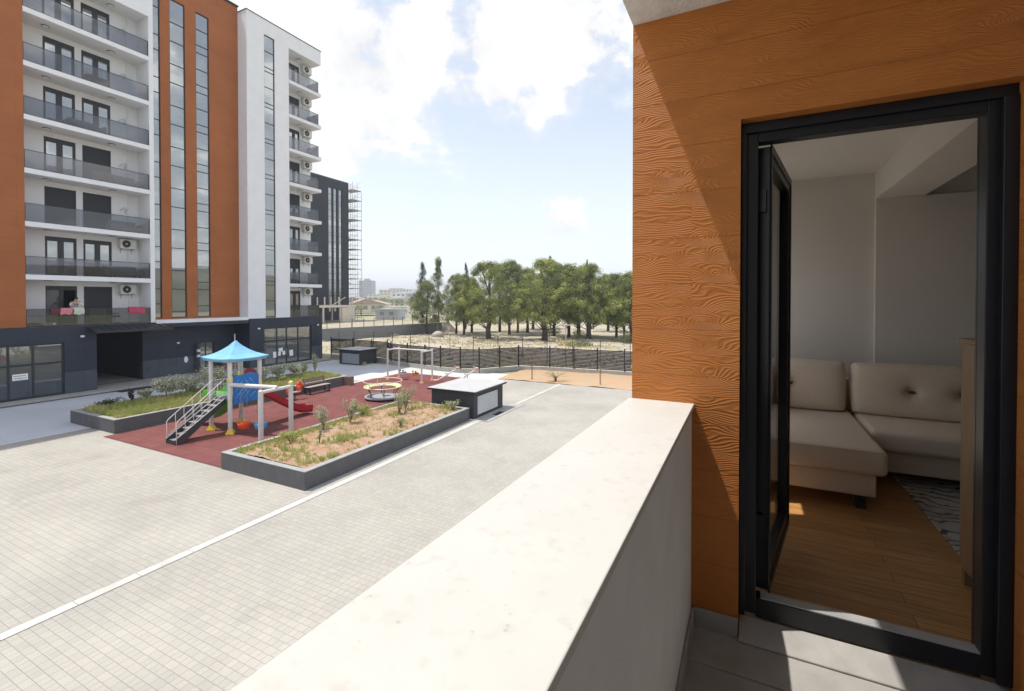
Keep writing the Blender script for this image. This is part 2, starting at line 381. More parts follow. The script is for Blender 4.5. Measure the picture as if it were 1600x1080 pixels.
def limestone():
    m, nt, b = new('cream_limestone'); b.inputs['Roughness'].default_value = .55
    co = objco(nt)
    n = N(nt, 'ShaderNodeTexNoise', i_Scale=5., i_Detail=6); L(nt, co, n.inputs['Vector'])
    v = N(nt, 'ShaderNodeTexVoronoi', i_Scale=42.); L(nt, co, v.inputs['Vector'])
    n2 = N(nt, 'ShaderNodeTexNoise', i_Scale=30., i_Detail=5); L(nt, co, n2.inputs['Vector'])
    base = mixcol(nt, ramp(nt, n.outputs[0], [(.35, 0.), (.7, 1.)]), (.575,.56,.525), (.545,.53,.495))
    sp = ramp(nt, v.outputs['Distance'], [(.06, 1.), (.2, 0.)])
    msk = N(nt, 'ShaderNodeMath', operation='MULTIPLY'); L(nt, sp, msk.inputs[0]); L(nt, ramp(nt, n2.outputs[0], [(.52, 0.), (.62, .45)]), msk.inputs[1])
    base = mixcol(nt, ramp(nt, n2.outputs[0], [(.55, 0.), (.75, .5)]), base, (.45,.43,.39))
    L(nt, mixcol(nt, msk.outputs[0], base, (.27,.25,.22)), b.inputs['Base Color'])
    bump(nt, b, n2.outputs[0], .15, .004)
    return m
M['limestone'] = limestone()

def rugmat():
    m, nt, b = new('patterned_rug'); b.inputs['Roughness'].default_value = .95
    co = objco(nt)
    n = N(nt, 'ShaderNodeTexNoise', i_Scale=2.2, i_Detail=4, i_Distortion=1.5); L(nt, co, n.inputs['Vector'])
    w = N(nt, 'ShaderNodeTexWave', i_Scale=3.4, i_Distortion=16., i_Detail=4., wave_type='RINGS'); L(nt, co, w.inputs['Vector'])
    c = mixcol(nt, ramp(nt, w.outputs[0], [(.08, 1.), (.2, 0.)]), (.50,.47,.43), (.10,.10,.11))
    L(nt, mixcol(nt, ramp(nt, n.outputs[0], [(.5, 0.), (.6, .5)]), c, (.25,.23,.22)), b.inputs['Base Color'])
    return m
M['rug'] = rugmat()

# ================================================================== SETTING: ground sheets
def sheet(name, x0, x1, y0, y1, z, m):
    return tag(MB().add([(x0,y0,z),(x1,y0,z),(x1,y1,z),(x0,y1,z)], [(0,1,2,3)]).build(name, m), kind='structure')
sheet('land', -1700, 1700, -900, 1750, -.06, M['ground'])
sheet('courtyard_paving', -35.0, 8, -26, 28.92, 0, M['paver'])
sheet('concrete_apron', -35.0, -15.6, 24.0, 31.0, .004, M['kerb'])
M['lane'] = mat('shade_lifted_lane_concrete', (.56,.575,.60), (.48,.495,.52), .9, .35, .2, 30, detail=9)  # lighter and bluer than the pavers, to lift the block's shade by colour
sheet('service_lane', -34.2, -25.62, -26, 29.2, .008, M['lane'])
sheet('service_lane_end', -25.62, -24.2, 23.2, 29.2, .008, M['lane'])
def grid(name, x0, x1, y0, y1, nx, ny, fz, m, kind='structure', parent=None):
    b = MB(); vs = []; fs = []
    for j in range(ny+1):
        for i in range(nx+1):
            x = x0 + (x1-x0)*i/nx; y = y0 + (y1-y0)*j/ny
            vs.append((x, y, fz(x, y)))
    for j in range(ny):
        for i in range(nx):
            a = j*(nx+1)+i; fs.append((a, a+1, a+nx+2, a+nx+1))
    b.add(vs, fs); o = b.build(name, m, parent, smooth=True)
    return tag(o, kind=kind) if kind else o
def fbm(x, y, s, o=4): return noise.fractal(Vector((x*s, y*s, 3.7)), 1., 2., o)
grid('dirt_strip', -15.7, 9, 28.93, 35.0, 90, 24, lambda x, y: .03 + .05*fbm(x, y, .9) + (.04 if y > 29.3 else 0), M['dirt'])
def field_z(x, y):
    e = min(1, max(0, (y-34.6)/5), max(0, (150-y)/40)) * min(1, max(0, (x+70)/20))
    e = max(0, e)
    md = .95*math.exp(-((y-46)/5.5)**2)*(.55+.6*fbm(x, 3, .11)) * (1 if x > -44 else 0)
    return -.03 + e*(.12 + max(0, md) + .22*fbm(x, y, .16) + .14*abs(fbm(x, y, .7)))
grid('rubble_field', -70, 40, 34.6, 150, 150, 150, field_z, M['field'])
sheet('red_rubber_floor', -23.42, -15.02, 9.44, 28.1, .014, M['rubber'])
M['kerb_line'] = brickmat('kerb_stones', (.60,.575,.53), (.54,.52,.48), (.36,.34,.31), 9., 1.0, .012, rough=.85, vary=.2, vs=1.5)
sheet('pale_kerb_line', -11.12, -10.90, -26, 28.9, .012, M['kerb_line'])
k = MB()
for a, b2, c, d in ((-23.62,-23.42,22.9,28.3), (-23.42,-15.02,28.1,28.3), (-15.02,-14.85,21.6,28.3)): k.box(a, b2, c, d, -.05, .03)
tag(k.build('rubber_floor_kerb', M['kerb'], bevel=.01), kind='structure')
sheet('gutter_strip', -11.50, -11.30, 9.3, 18.4, .008, M['concrete'])
sheet('vent_apron', -11.34, -10.55, 18.5, 22.4, .016, M['concrete'])
tag(MB().box(-11.02, -10.72, 19.7, 20.5, -.03, .021).build('drain_grate', M['dark_metal']), 'small dark drain grate in the paving before the vent housing', 'drain grate')
sheet('pale_curb_line', -25.62, -25.45, -26, 9.9, .012, M['kerb'])
sheet('lane_line', -28.9, -28.75, 24, 29.1, .014, M['kerb'])
pv = MB().box(-35.42, -34.55, -26, 30.9, -.05, .10); tag(pv.build('facade_pavement', M['concrete'], bevel=.012), kind='structure')
pv = MB().box(-37.25, -35.42, 14.0, 23.8, -.05, .10); tag(pv.build('entrance_pavement', M['concrete']), kind='structure')
tag(MB().add([(-34.5,-26,.010),(-34.15,-26,.010),(-34.15,30.9,.010),(-34.5,30.9,.010)], [(0,1,2,3)]).build('facade_gutter', M['plinth_low']), kind='structure')
sheet('dark_ramp_mat', -34.5, -33.5, 14.4, 16.6, .02, M['roof_dark'])

# hills the windows mirror, and the far skyline
def ridge(name, x0, y0, x1, y1, h, w, seed):
    n = 70; b = MB(); vs = []; fs = []
    d = Vector((x1-x0, y1-y0, 0)); p = Vector((-d.y, d.x, 0)).normalized()
    for i in range(n+1):
        t = i/n; hh = h*(.35+.65*math.sin(math.pi*t))*(.75+.5*noise.noise((t*4, seed, 0)))
        for q, zz in ((-1, -1), (-.45, .6), (0, 1), (.5, .55), (1, -1)):
            c = Vector((x0, y0, 0)) + d*t + p*q*w
            vs.append((c.x, c.y, max(-2, hh*zz + (h*.06*noise.noise((c.x*.02, c.y*.02, seed)))) if zz > 0 else -2))
    for i in range(n):
        for j in range(4): a = i*5+j; fs.append((a, a+1, a+6, a+5))
    tag(b.add(vs, fs).build(name, M['hill'], smooth=True), kind='structure')
ridge('hill', 190, -260, 250, 420, 32, 90, 1.3)
ridge('hill', -900, 1500, 1300, 1250, 20, 180, 4.1)

# ================================================================== OUR OWN BUILDING (loggia, door, room)
own = thing('apartment_house', 'near apartment house with orange wood-grain wall, white loggia ceiling and an open glazed door', 'building', (0, 2.29, 0))
YW = 2.29; FZ = 4.10; CZ = 6.92
DX0, DX1, DZ0, DZ1 = -.03, .88, 4.20, 6.39
b = MB().panel('y', YW, .24, -.50, 1.62, -.05, CZ, [(DX0, DX1, FZ-.1, DZ1)])
b.build('orange_wall', M['relief'], own)
b = MB().panel('x', 1.62, .2, -1.6, 2.29+.24, 3.9, CZ)
b.build('loggia_side_wall', M['plaster_grey'], own)
MB().box(-.499, 1.62, -1.6, -1.4, 3.9, CZ-.001).build('added_end_wall', M['plaster_dark'], own)  # unseen wall added in dark plaster to darken the orange wall
b = MB().box(-.50, 1.82, -1.6, YW, CZ, CZ+.22); b.build('loggia_ceiling', M['white_soffit'], own)
b = MB().box(-.50, -.2, -1.6, YW+.24, CZ+.22, CZ+1.1); b.box(-.50, 4.2, YW+.24, 9.2, 7.05, CZ+1.1); b.build('upper_wall', M['white'], own)
b = MB().box(-.24, 1.62, -1.4, YW, FZ-.2, FZ-.004); b.build('loggia_slab', M['concrete'], own)
b = MB()
for i in range(4):
    for j in range(5):
        x = -.235 + i*.47; y = 2.05 - (j+1)*.62
        b.box(x, min(x+.466, 1.615), y, y+.616, FZ-.003, FZ)
b.build('floor_tile', M['tile_grey'], own, bevel=.0015, seg=1)
b = MB().box(-.235, 1.615, 2.054, YW-.004, FZ-.003, FZ+.002); b.box(DX0+.003, DX1-.003, YW-.003, YW+.235, FZ-.08, FZ+.003); b.prism([(DX0+.003, 2.25, FZ+.004), (DX0+.003, 2.374, FZ+.004), (DX0+.003, 2.374, DZ0-.045), (DX0+.003, 2.25, FZ+.012)], (DX1-DX0-.006, 0, 0))
b.build('door_sill', M['sill'], own, bevel=.002, seg=1)
b = MB().box(-.2115, DX0-.001, YW-.014, YW-.001, FZ+.002, FZ+.085); b.build('skirting', M['tile_grey'], own, bevel=.002, seg=1)
b = MB().box(-.225, -.212, -1.39, YW-.016, FZ+.002, FZ+.085); b.build('skirting', M['tile_grey'], own, bevel=.002, seg=1)
# parapet
b = MB().prism([(-.50, YW-.002, 3.9), (-.226, YW-.002, 3.9), (-.226, -1.399, 3.9), (-.595, -1.399, 3.9)], (0, 0, 1.198)); b.build('parapet', M['plaster_grey'], own)
xo = lambda y: -.515 - (2.289-y)*.026
b = MB()
for ya, yb in ((.02, YW-.001), (-1.398, .016)): b.prism([(xo(yb), yb, 5.099), (-.216, yb, 5.099), (-.216, ya, 5.099), (xo(ya), ya, 5.099)], (0, 0, .022))
b.build('coping', M['limestone'], own, bevel=.003)
# lower storey so the wall stands on the ground
b = MB().panel('x', -.50, .24, -1.6, YW-.01, -.05, 3.895); b.panel('x', -.50, .2, YW+.244, 9.2, -.05, CZ, [(3.45, 3.72, FZ+.06, 6.42), (3.95, 5.5, FZ+.06, 6.4)])
b.build('courtyard_wall', M['white'], own)
# room shell
RZ = FZ+.03
b = MB().box(-.3, 4.2, YW+.1, 5.6, FZ-.1, RZ); b.build('parquet_floor', M['parquet'], own)
b = MB().box(-.3, 4.2, YW+.24, 5.6, 6.82, 6.9); b.build('room_ceiling', M['white_in'], own)
b = MB().box(1.09, 1.45, YW+.244, 5.6, 6.56, 6.819); b.build('ceiling_beam', M['white_in'], own)
b = MB().box(-.3, 4.2, 5.6, 5.7, FZ, 6.9); b.box(1.09, 4.19, 5.55, 5.599, RZ, 6.559); b.box(4.1, 4.2, 2.6, 5.55, FZ, 6.9)
b.panel('x', -.298, .02, YW+.245, 5.6, FZ, 6.82, [(3.45, 3.72, FZ+.06, 6.42), (3.95, 5.5, FZ+.06, 6.4)])
b.panel('y', YW+.242, .02, -.29, 4.1, FZ, 6.82, [(DX0, DX1, DZ0-.1, DZ1)])
b.box(1.63, 4.2, YW+.02, YW+.24, FZ, 6.9)
b.build('room_wall', M['white_in'], own)
# door: fixed frame with threshold and an open leaf
fr = MB(); y0, y1 = 2.375, 2.445
fr.box(DX0+.001, .040, y0, y1, DZ0-.03, DZ1-.001); fr.box(.80, DX1-.001, y0, y1, DZ0-.03, DZ1-.001)
fr.box(.040, .80, y0, y1, 6.305, DZ1-.001); fr.box(.040, .80, y0, y1, DZ0-.04, DZ0+.045)
fr.box(DX0+.001, DX1-.001, y0-.02, y0-.001, 6.345, 6.389)
fr.box(DX0+.001, -.005, y0-.03, y0-.001, DZ0-.03, 6.344)
fr.box(.835, DX1-.001, y0-.03, y0-.001, DZ0-.03, 6.344)
fr.box(.005, .020, y1, y1+.02, DZ0, 6.32); fr.box(.80, .815, y1, y1+.02, DZ0, 6.32)
dfr = fr.build('door_frame', M['dark_metal'], own, bevel=.003)
MB().box(.06, .80, y0+.005, y1-.01, DZ0+.0455, DZ0+.05).build('threshold_strip', M['steel'], dfr)
# leaf, hinged at the left, opened inward about 80 degrees
ang = math.radians(80.5); hx, hy = .056, 2.45
ux, uy = math.cos(ang), math.sin(ang); px, py = -uy, ux
def leafbox(b, a0, a1, t0, t1, z0, z1):
    P = [(hx+ux*a+px*t, hy+uy*a+py*t) for a, t in ((a0,t0),(a1,t0),(a1,t1),(a0,t1))]
    v = [(x, y, z0) for x, y in P] + [(x, y, z1) for x, y in P]
    b.add(v, [(0,3,2,1),(4,5,6,7),(0,1,5,4),(1,2,6,5),(2,3,7,6),(3,0,4,7)])
W = .80; lz0, lz1 = DZ0+.055, 6.30
b = MB()
for a0, a1, z0, z1 in ((0,.07,lz0,lz1), (W-.07,W,lz0,lz1), (.07,W-.07,lz0,lz0+.085), (.07,W-.07,lz1-.07,lz1)):
    leafbox(b, a0, a1, -.035, .024, z0, z1)
leafbox(b, -.012, W+.012, -.042, -.0352, lz0-.01, lz0+.03); leafbox(b, -.012, W+.012, -.042, -.0352, lz1-.03, lz1+.012)
leafbox(b, -.012, .02, -.042, -.0352, lz0+.03, lz1-.03); leafbox(b, W-.02, W+.012, -.042, -.0352, lz0+.03, lz1-.03)
lf = b.build('door_leaf', M['dark_metal'], own, bevel=.004)
b = MB(); leafbox(b, .065, W-.065, -.012, .006, lz0+.08, lz1-.065); b.build('pane', M['clear_glass'], lf)
for z in (lz0+.25, lz1-.3): b = MB(); leafbox(b, -.02, .0, -.02, .02, z, z+.1); b.build('hinge', M['dark_metal'], lf)

# ------------------------------------------------------------------ furniture in the room
def rbox(x0, x1, y0, y1, z0, z1, name, m, parent, bev=.04, seg=4, smooth=True):
    return MB().box(x0, x1, y0, y1, z0, z1).build(name, m, parent, smooth=smooth, bevel=bev, seg=seg)
def cushion(name, cx, y, z0, w, h, d, buttons, parent, lean=.16, ymax=0):
    """pillow: outline w x h facing -Y, pulled in at the buttons and seams"""
    n, k = 40, 26; b = MB(); vs = []; fs = []
    def P(i, j, s):
        u = i/n*2-1; v = j/k*2-1
        rr = max(0, 1-abs(u)**5)*max(0, 1-abs(v)**5)
        t = d*.5*(rr**.35)
        for bx, bz in buttons:
            q = ((u-bx)*w/2)**2 + ((v-bz)*h/2)**2
            t -= s_*.055*math.exp(-q/.0016) + .022*math.exp(-q/.012)
        for bx, bz in buttons: t -= .010*math.exp(-((u-bx)*w/2/.008)**2)*rr
        sq = 1-.035*(v*v)*abs(u)**3; sv = 1-.05*(u*u)*abs(v)**3
        z = z0 + h/2 + v*h/2*sv
        return (cx + u*w/2*sq, y - s*t + lean*(z-z0), z)
    for s in (1, -1):
        s_ = 1 if s == 1 else 0; base = len(vs)
        for j in range(k+1):
            for i in range(n+1): vs.append(P(i, j, s))
        for j in range(k):
            for i in range(n):
                a = base+j*(n+1)+i; fs.append((a, a+1, a+n+2, a+n+1))
    b.add(vs, fs); return b.build(name, M['fabric'], parent, smooth=True, weld=False)
sofa = thing('corner_sofa', 'beige corner sofa with a chaise and buttoned back cushions inside the dim room', 'sofa', (.9, 4.8, RZ))
rbox(-.18, .86, 3.93, 5.45, RZ+.26, RZ+.44, 'chaise_cushion', M['fabric'], sofa, .045)
rbox(-.15, .80, 3.98, 5.4, RZ+.10, RZ+.262, 'chaise_base', M['fabric'], sofa, .015)
rbox(.875, 2.6, 4.56, 5.45, RZ+.27, RZ+.44, 'seat_cushion', M['fabric'], sofa, .045)
rbox(.82, 2.6, 4.64, 5.4, RZ+.10, RZ+.272, 'seat_base', M['fabric'], sofa, .015)
rbox(-.2, 2.62, 5.36, 5.53, RZ+.10, RZ+.72, 'backrest', M['fabric'], sofa, .03)
for cx, w, bt in ((.36, .92, [(0,.05)]), (1.44, 1.2, [(-.28,.0),(.28,0.)]), (-.42, .6, [(0,0)])):
    if cx < 0: continue
    c_ = cushion('back_cushion', cx, 5.20, RZ+.43, w, .47, .22, bt, sofa)
    for bx, bz in bt: MB().ball((cx+bx*w/2, 5.20-.075+.16*.235, RZ+.43+.235+bz*.235), .02, sc=(1.5,.5,.7)).build('button', M['button'], c_, smooth=True)
cushion('side_cushion', -.02, 4.98, RZ+.43, .5, .42, .2, [(0,0)], sofa)
for x, y in ((-.1,4.05), (.72,4.05), (.72,5.3), (2.4,4.75)):
    MB().box(x-.03, x+.03, y-.03, y+.03, RZ, RZ+.10).build('leg', M['black'], sofa)
for lx in (.87,):
    pp = MB().tube([(-.14,3.932,RZ+.43),(.83,3.932,RZ+.43)], .005, 6)
    pp.build('piping', M['fabric'], sofa)
rg = MB().box(1.09, 3.4, 3.02, 4.86, RZ+.001, RZ+.013).build('rug', M['rug'], bevel=.004, loc=(2.2, 3.9, RZ))
tag(rg, 'grey and white patterned rug on the parquet before the sofa', 'rug')
cab = thing('bar_cabinet', 'tall narrow oak cabinet standing just inside the door at its right', 'cabinet', (1.16, 3.08, RZ))
rbox(.995, 1.34, 2.95, 3.22, RZ+.09, RZ+1.245, 'body', M['oak'], cab, .004, 2, False)
rbox(.985, 1.35, 2.94, 3.23, RZ+1.246, RZ+1.27, 'top', M['oak'], cab, .004, 2, False)
for x, y in ((1.02,2.98), (1.31,2.98), (1.02,3.19), (1.31,3.19)):
    MB().box(x-.018, x+.018, y-.018, y+.018, RZ, RZ+.0895).build('leg', M['oak'], cab)

# ================================================================== THE APARTMENT BLOCK ACROSS THE COURTYARD
blk = thing('apartment_block', 'tall white and orange apartment block with glass balconies and a dark ground floor', 'building', (-38, 17, 0))
F0 = 4.05; ST = 2.93; XF = -35.4; XB = -36.9; XO = -36.5; XR = -37.2; TOP = 28.5
def fl(k): return F0 if k == 0 else 6.70 + ST*(k-1) + .28      # floor level of storey k
def sb(k): return 6.70 + ST*(k-1)                              # underside of the slab that carries storey k
# --- upper walls
doorL = []; wst = {0:'os', 1:'gg', 2:'ss', 3:'gs', 4:'gg', 5:'gg', 6:'gg'}
D1 = (12.2, 13.66); D2 = (13.98, 15.44); DR = (28.6, 29.75)
for k in range(7):
    for d in (D1, D2): doorL.append((d[0], d[1], fl(k)+.03, fl(k)+2.36))
w = MB()
w.panel('x', XB, -.25, 10.9, 16.92, F0, 24.27, doorL)
w.panel('x', XB, -.25, 27.5, 30.93, F0, 27.25, [(DR[0], DR[1], fl(k)+.03, fl(k)+2.33) for k in range(8)])
w.panel('x', XF, -1.5, 16.92, 17.18, F0+.012, TOP)
w.panel('x', XF, -1.5, 10.9, 16.92, 24.27, TOP)
w.panel('x', XF, -1.5, 23.7, 27.5, F0+.012, TOP, [(25.2, 26.15, F0+.02, 27.3)])
w.panel('x', XF, -1.5, 27.5, 30.88, 27.25, TOP)
w.box(-50, XB-.26, 30.68, 30.93, F0, 27.3); w.box(-50, XB, 2.8, 3.0, F0, TOP); w.box(-50, -49.8, 3, 30.68, F0, 27.3)
w.build('white_wall', M['white'], blk)
w = MB().panel('x', XF, -1.5, 3.0, 10.9, F0+.012, TOP+.3)
strips = [(17.22, 18.14), (18.75, 19.76), (20.5, 21.45)]
w.panel('x', XO, -.4, 17.18, 23.7, F0+.16, 28.9, [(a, c, 4.3, 26.85) for a, c in strips])
w.build('orange_wall', M['orange_far'], blk)
w = MB().box(XB-.02, XO+.15, 17.18, 23.7, 28.901, 29.0); w.box(-50, XB-.021, 2.9, 30.9, 28.3, 28.45)
w.box(XF-1.51, XF+.04, 16.9, 17.2, TOP+.001, TOP+.06) ; w.box(XF-1.51, XF+.04, 10.9, 16.899, TOP+.001, TOP+.06)
w.box(XF-1.51, XF+.04, 23.66, 30.92, TOP+.001, TOP+.06); w.box(XF-1.51, XF+.04, 2.95, 10.899, TOP+.302, TOP+.36)
w.build('roof_coping', M['roof_dark'], blk)
MB().box(XO-.1, XF+.06, 17.19, 23.69, F0-.08, F0+.15).build('entrance_ledge', M['white'], blk, bevel=.01)
MB().box(XR, XF+.02, 17.19, 23.69, 3.72, F0-.081).build('entrance_soffit', M['plinth'], blk)
# --- ground floor
LS = (9.2, 12.5, .12, 3.12); LS2 = (4.6, 7.9, .12, 3.12); RS = (25.03, 29.72, .12, 3.25)
def plinth(z0, z1, m, out):
    w = MB()
    cl = lambda h: (h[0], h[1], max(h[2], z0), min(h[3], z1))
    w.panel('x', XF+out, -.3, 3.0, 14.0, z0, z1, [cl(h) for h in (LS, LS2) if h[3] > z0])
    w.panel('x', XF+out, -.3, 23.8, 30.9, z0, z1, [cl(RS)] if RS[3] > z0 else [])
    w.panel('x', XR+out, -.3, 14.0, 23.8, z0, z1, [(14.25, 17.25, z0 if z0 > .2 else .1, 3.45), (20.95, 22.1, max(z0, .1), 2.35)])
    w.panel('y', 23.8, .3, XR, XF+out-.301, z0, z1); w.panel('y', 14.0, -.3, XR, XF+out-.301, z0, z1)
    w.panel('y', 30.9, -.3, -50, XF+out-.301, z0, z1); w.panel('y', 3.0, .3, -50, XF+out-.301, z0, z1)
    return w
plinth(1.34, F0, 0, 0).build('dark_wall', M['plinth'], blk)
plinth(-.05, 1.338, 0, .012).build('tiled_base', M['plinth_low'], blk)
w = MB().box(-44, XR-.301, 14.0, 14.24, .05, 3.7); w.box(-44, XR-.301, 17.26, 17.5, .05, 3.7); w.box(-44.2, -44, 14, 17.5, .05, 3.7); w.box(-44, XR-.301, 14.241, 17.259, 3.46, 3.7)
w.build('passage_wall', M['plinth'], blk)
MB().box(-44, XR-.0, 14.241, 17.259, .0, .099).build('passage_floor', M['concrete'], blk)
MB().box(XR, XF-.0, 14.0, 17.18, 3.72, F0-.02).build('entrance_soffit', M['plinth'], blk)
MB().box(-49, XB-.26, 3.1, 30.6, F0-.1, F0-.01).build('floor_slab', M['concrete'], blk)
# canopy over the passage: folded dark sheet
w = MB()
n = 9
for i in range(n):
    a = 13.52 + i*.46; w.prism([(XF+.001, a, 3.93), (XF+.001, a+.44, 3.93), (-34.2, a+.44, 3.66), (-34.2, a, 3.66)], (0, 0, .05))
    w.bar((XF+.01, a+.45, 3.965), (-34.2, a+.45, 3.695), .02, .1)
w.box(-34.215, -34.19, 13.5, 17.66, 3.60, 3.74)
w.build('entrance_canopy', M['frame'], blk)
def glazing(name, y0, y1, z0, z1, x, posts, rails, parent, gm, fm, t=.06, d=.08, pane_back=.04):
    f = MB()
    f.box(x-d, x, y0+.001, y0+t, z0+.001, z1-.001); f.box(x-d, x, y1-t, y1-.001, z0+.001, z1-.001)
    f.box(x-d, x, y0+t, y1-t, z0+.001, z0+t); f.box(x-d, x, y0+t, y1-t, z1-t, z1-.001)
    for p in posts: f.box(x-d+.003, x-.003, p-t/2, p+t/2, z0+t, z1-t)
    for r, a, c in rails: f.box(x-d+.006, x-.006, a, c, r-t/2, r+t/2)
    o = f.build(name, fm, parent)
    MB().add([(x-pane_back, y0+.02, z0+.02), (x-pane_back, y1-.02, z0+.02), (x-pane_back, y1-.02, z1-.02), (x-pane_back, y0+.02, z1-.02)], [(0,1,2,3)]).build('pane', gm, o)
    return o
# strip windows
def rungs(z0, z1, offs):
    r = []; z = z1
    k = 0
    while z > z0:
        z -= offs[k % len(offs)]; k += 1
        if z > z0+.1: r.append(z)
    return r
for (a, c), offs in zip(strips, ((1.05, 1.88), (1.60, 1.33), (1.22, 1.15, .56))):
    glazing('strip_window', a, c, 4.3, 26.85, XO-.06, [], [(z, a+.05, c-.05) for z in rungs(4.3, 26.85, offs)], blk, M['coated'], M['dark_metal'], .05, .06)
glazing('strip_window', 25.2, 26.15, F0+.02, 27.3, XF-.06, [], [(z, 25.25, 26.1) for z in rungs(F0, 27.3, (1.3, 1.3, .33))], blk, M['coated'], M['dark_metal'], .05, .06)
# shop windows
o = glazing('shop_window', LS[0], LS[1], LS[2], LS[3], XF-.08, [10.2, 11.18], [(1.98, 9.26, 12.44)], blk, M['store_glass'], M['frame'], .1, .1)
MB().box(XF-.11, XF-.095, 10.25, 11.13, .22, 1.1).build('door_panel', M['plinth_low'], o)
MB().box(XF-.11, XF-.095, 9.3, 10.15, .22, .95).build('lower_panel', M['plinth_low'], o); MB().box(XF-.11, XF-.095, 11.23, 12.4, .22, .95).build('lower_panel', M['plinth_low'], o)
glazing('shop_window', *LS2, XF-.08, [5.6, 6.58], [(1.98, 4.66, 7.84)], blk, M['store_glass'], M['frame'], .1, .1)
o = glazing('shop_window', RS[0], RS[1], RS[2], RS[3], XF-.08, [26.27, 27.2, 28.35], [(2.12, 25.1, 29.66)], blk, M['store_glass'], M['frame'], .1, .1)
MB().tube([(XF-.05, 27.12, .9), (XF-.03, 27.12, 1.0), (XF-.03, 27.12, 1.3), (XF-.05, 27.12, 1.4)], .015, 6).build('handle', M['steel'], o)
o = glazing('entrance_door', 20.95, 22.1, .1, 2.35, XR-.1, [21.5], [], blk, M['store_glass'], M['frame'], .07, .08)
MB().tube([(XR-.07, 21.58, .9), (XR-.04, 21.58, 1.0), (XR-.04, 21.58, 1.3), (XR-.07, 21.58, 1.4)], .015, 6).build('handle', M['steel'], o)

# balcony doors
def balcony_door(y0, y1, z0, z1, style, parent):
    x = XB - .05
    if style == 's':
        o = MB().box(x-.03, x, y0+.05, y1-.05, z0, z1-.05).build('roller_shutter', M['shutter'], parent)
        f = MB(); f.box(x-.06, x+.03, y0+.001, y0+.05, z0, z1-.001); f.box(x-.06, x+.03, y1-.05, y1-.001, z0, z1-.001); f.box(x-.06, x+.03, y0+.05, y1-.05, z1-.05, z1-.001)
        f.build('guide_frame', M['frame'], o); return o
    m = (y0+y1)/2; f = MB(); t = .07
    f.box(x-.06, x+.02, y0+.001, y0+t, z0, z1-.001); f.box(x-.06, x+.02, y1-t, y1-.001, z0, z1-.001)
    f.box(x-.06, x+.02, y0+t, y1-t, z1-.26, z1-.001); f.box(x-.06, x+.02, y0+t, y1-t, z0, z0+.1)
    f.box(x-.05, x+.01, m-.09, m+.09, z0+.1, z1-.26)
    if style == 'g':
        for a, c in ((y0+t, m-.09), (m+.09, y1-t)):
            f.box(x-.045, x+.005, a, a+.05, z0+.1, z1-.26); f.box(x-.045, x+.005, c-.05, c, z0+.1, z1-.26)
    o = f.build('balcony_door', M['frame'], parent)
    ya = y0+t if style == 'g' else y0+t; yc = y1-t if style == 'g' else m
    MB().add([(x-.03, ya, z0+.1), (x-.03, yc, z0+.1), (x-.03, yc, z1-.26), (x-.03, ya, z1-.26)], [(0,1,2,3)]).build('pane', M['coated'] if style == 'g' else M['coated_dark'], o)
    return o
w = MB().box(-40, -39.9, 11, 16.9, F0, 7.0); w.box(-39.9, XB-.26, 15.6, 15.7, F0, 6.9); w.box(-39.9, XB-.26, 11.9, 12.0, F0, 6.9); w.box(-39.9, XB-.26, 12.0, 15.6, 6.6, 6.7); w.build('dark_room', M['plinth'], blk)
for k in range(7):
    for d, s in zip((D1, D2), wst[k]): balcony_door(d[0], d[1], fl(k)+.03, fl(k)+2.36, s, blk)
stR = {0:'g', 1:'g', 2:'g', 3:'g', 4:'g', 5:'g', 6:'g', 7:'g'}
for k in range(8): balcony_door(DR[0], DR[1], fl(k)+.03, fl(k)+2.33, 'g', blk)
# half-lowered shutters above the corner balcony doors
for k in (1, 2, 3, 4, 6):
    dz = {1:.9, 2:.0, 3:1.25, 4:.75, 6:.8}[k]
    if dz: MB().box(XB-.026, XB-.006, DR[0]+.06, DR[1]-.06, fl(k)+2.33-dz, fl(k)+2.31).build('roller_shutter', M['shutter'], blk)
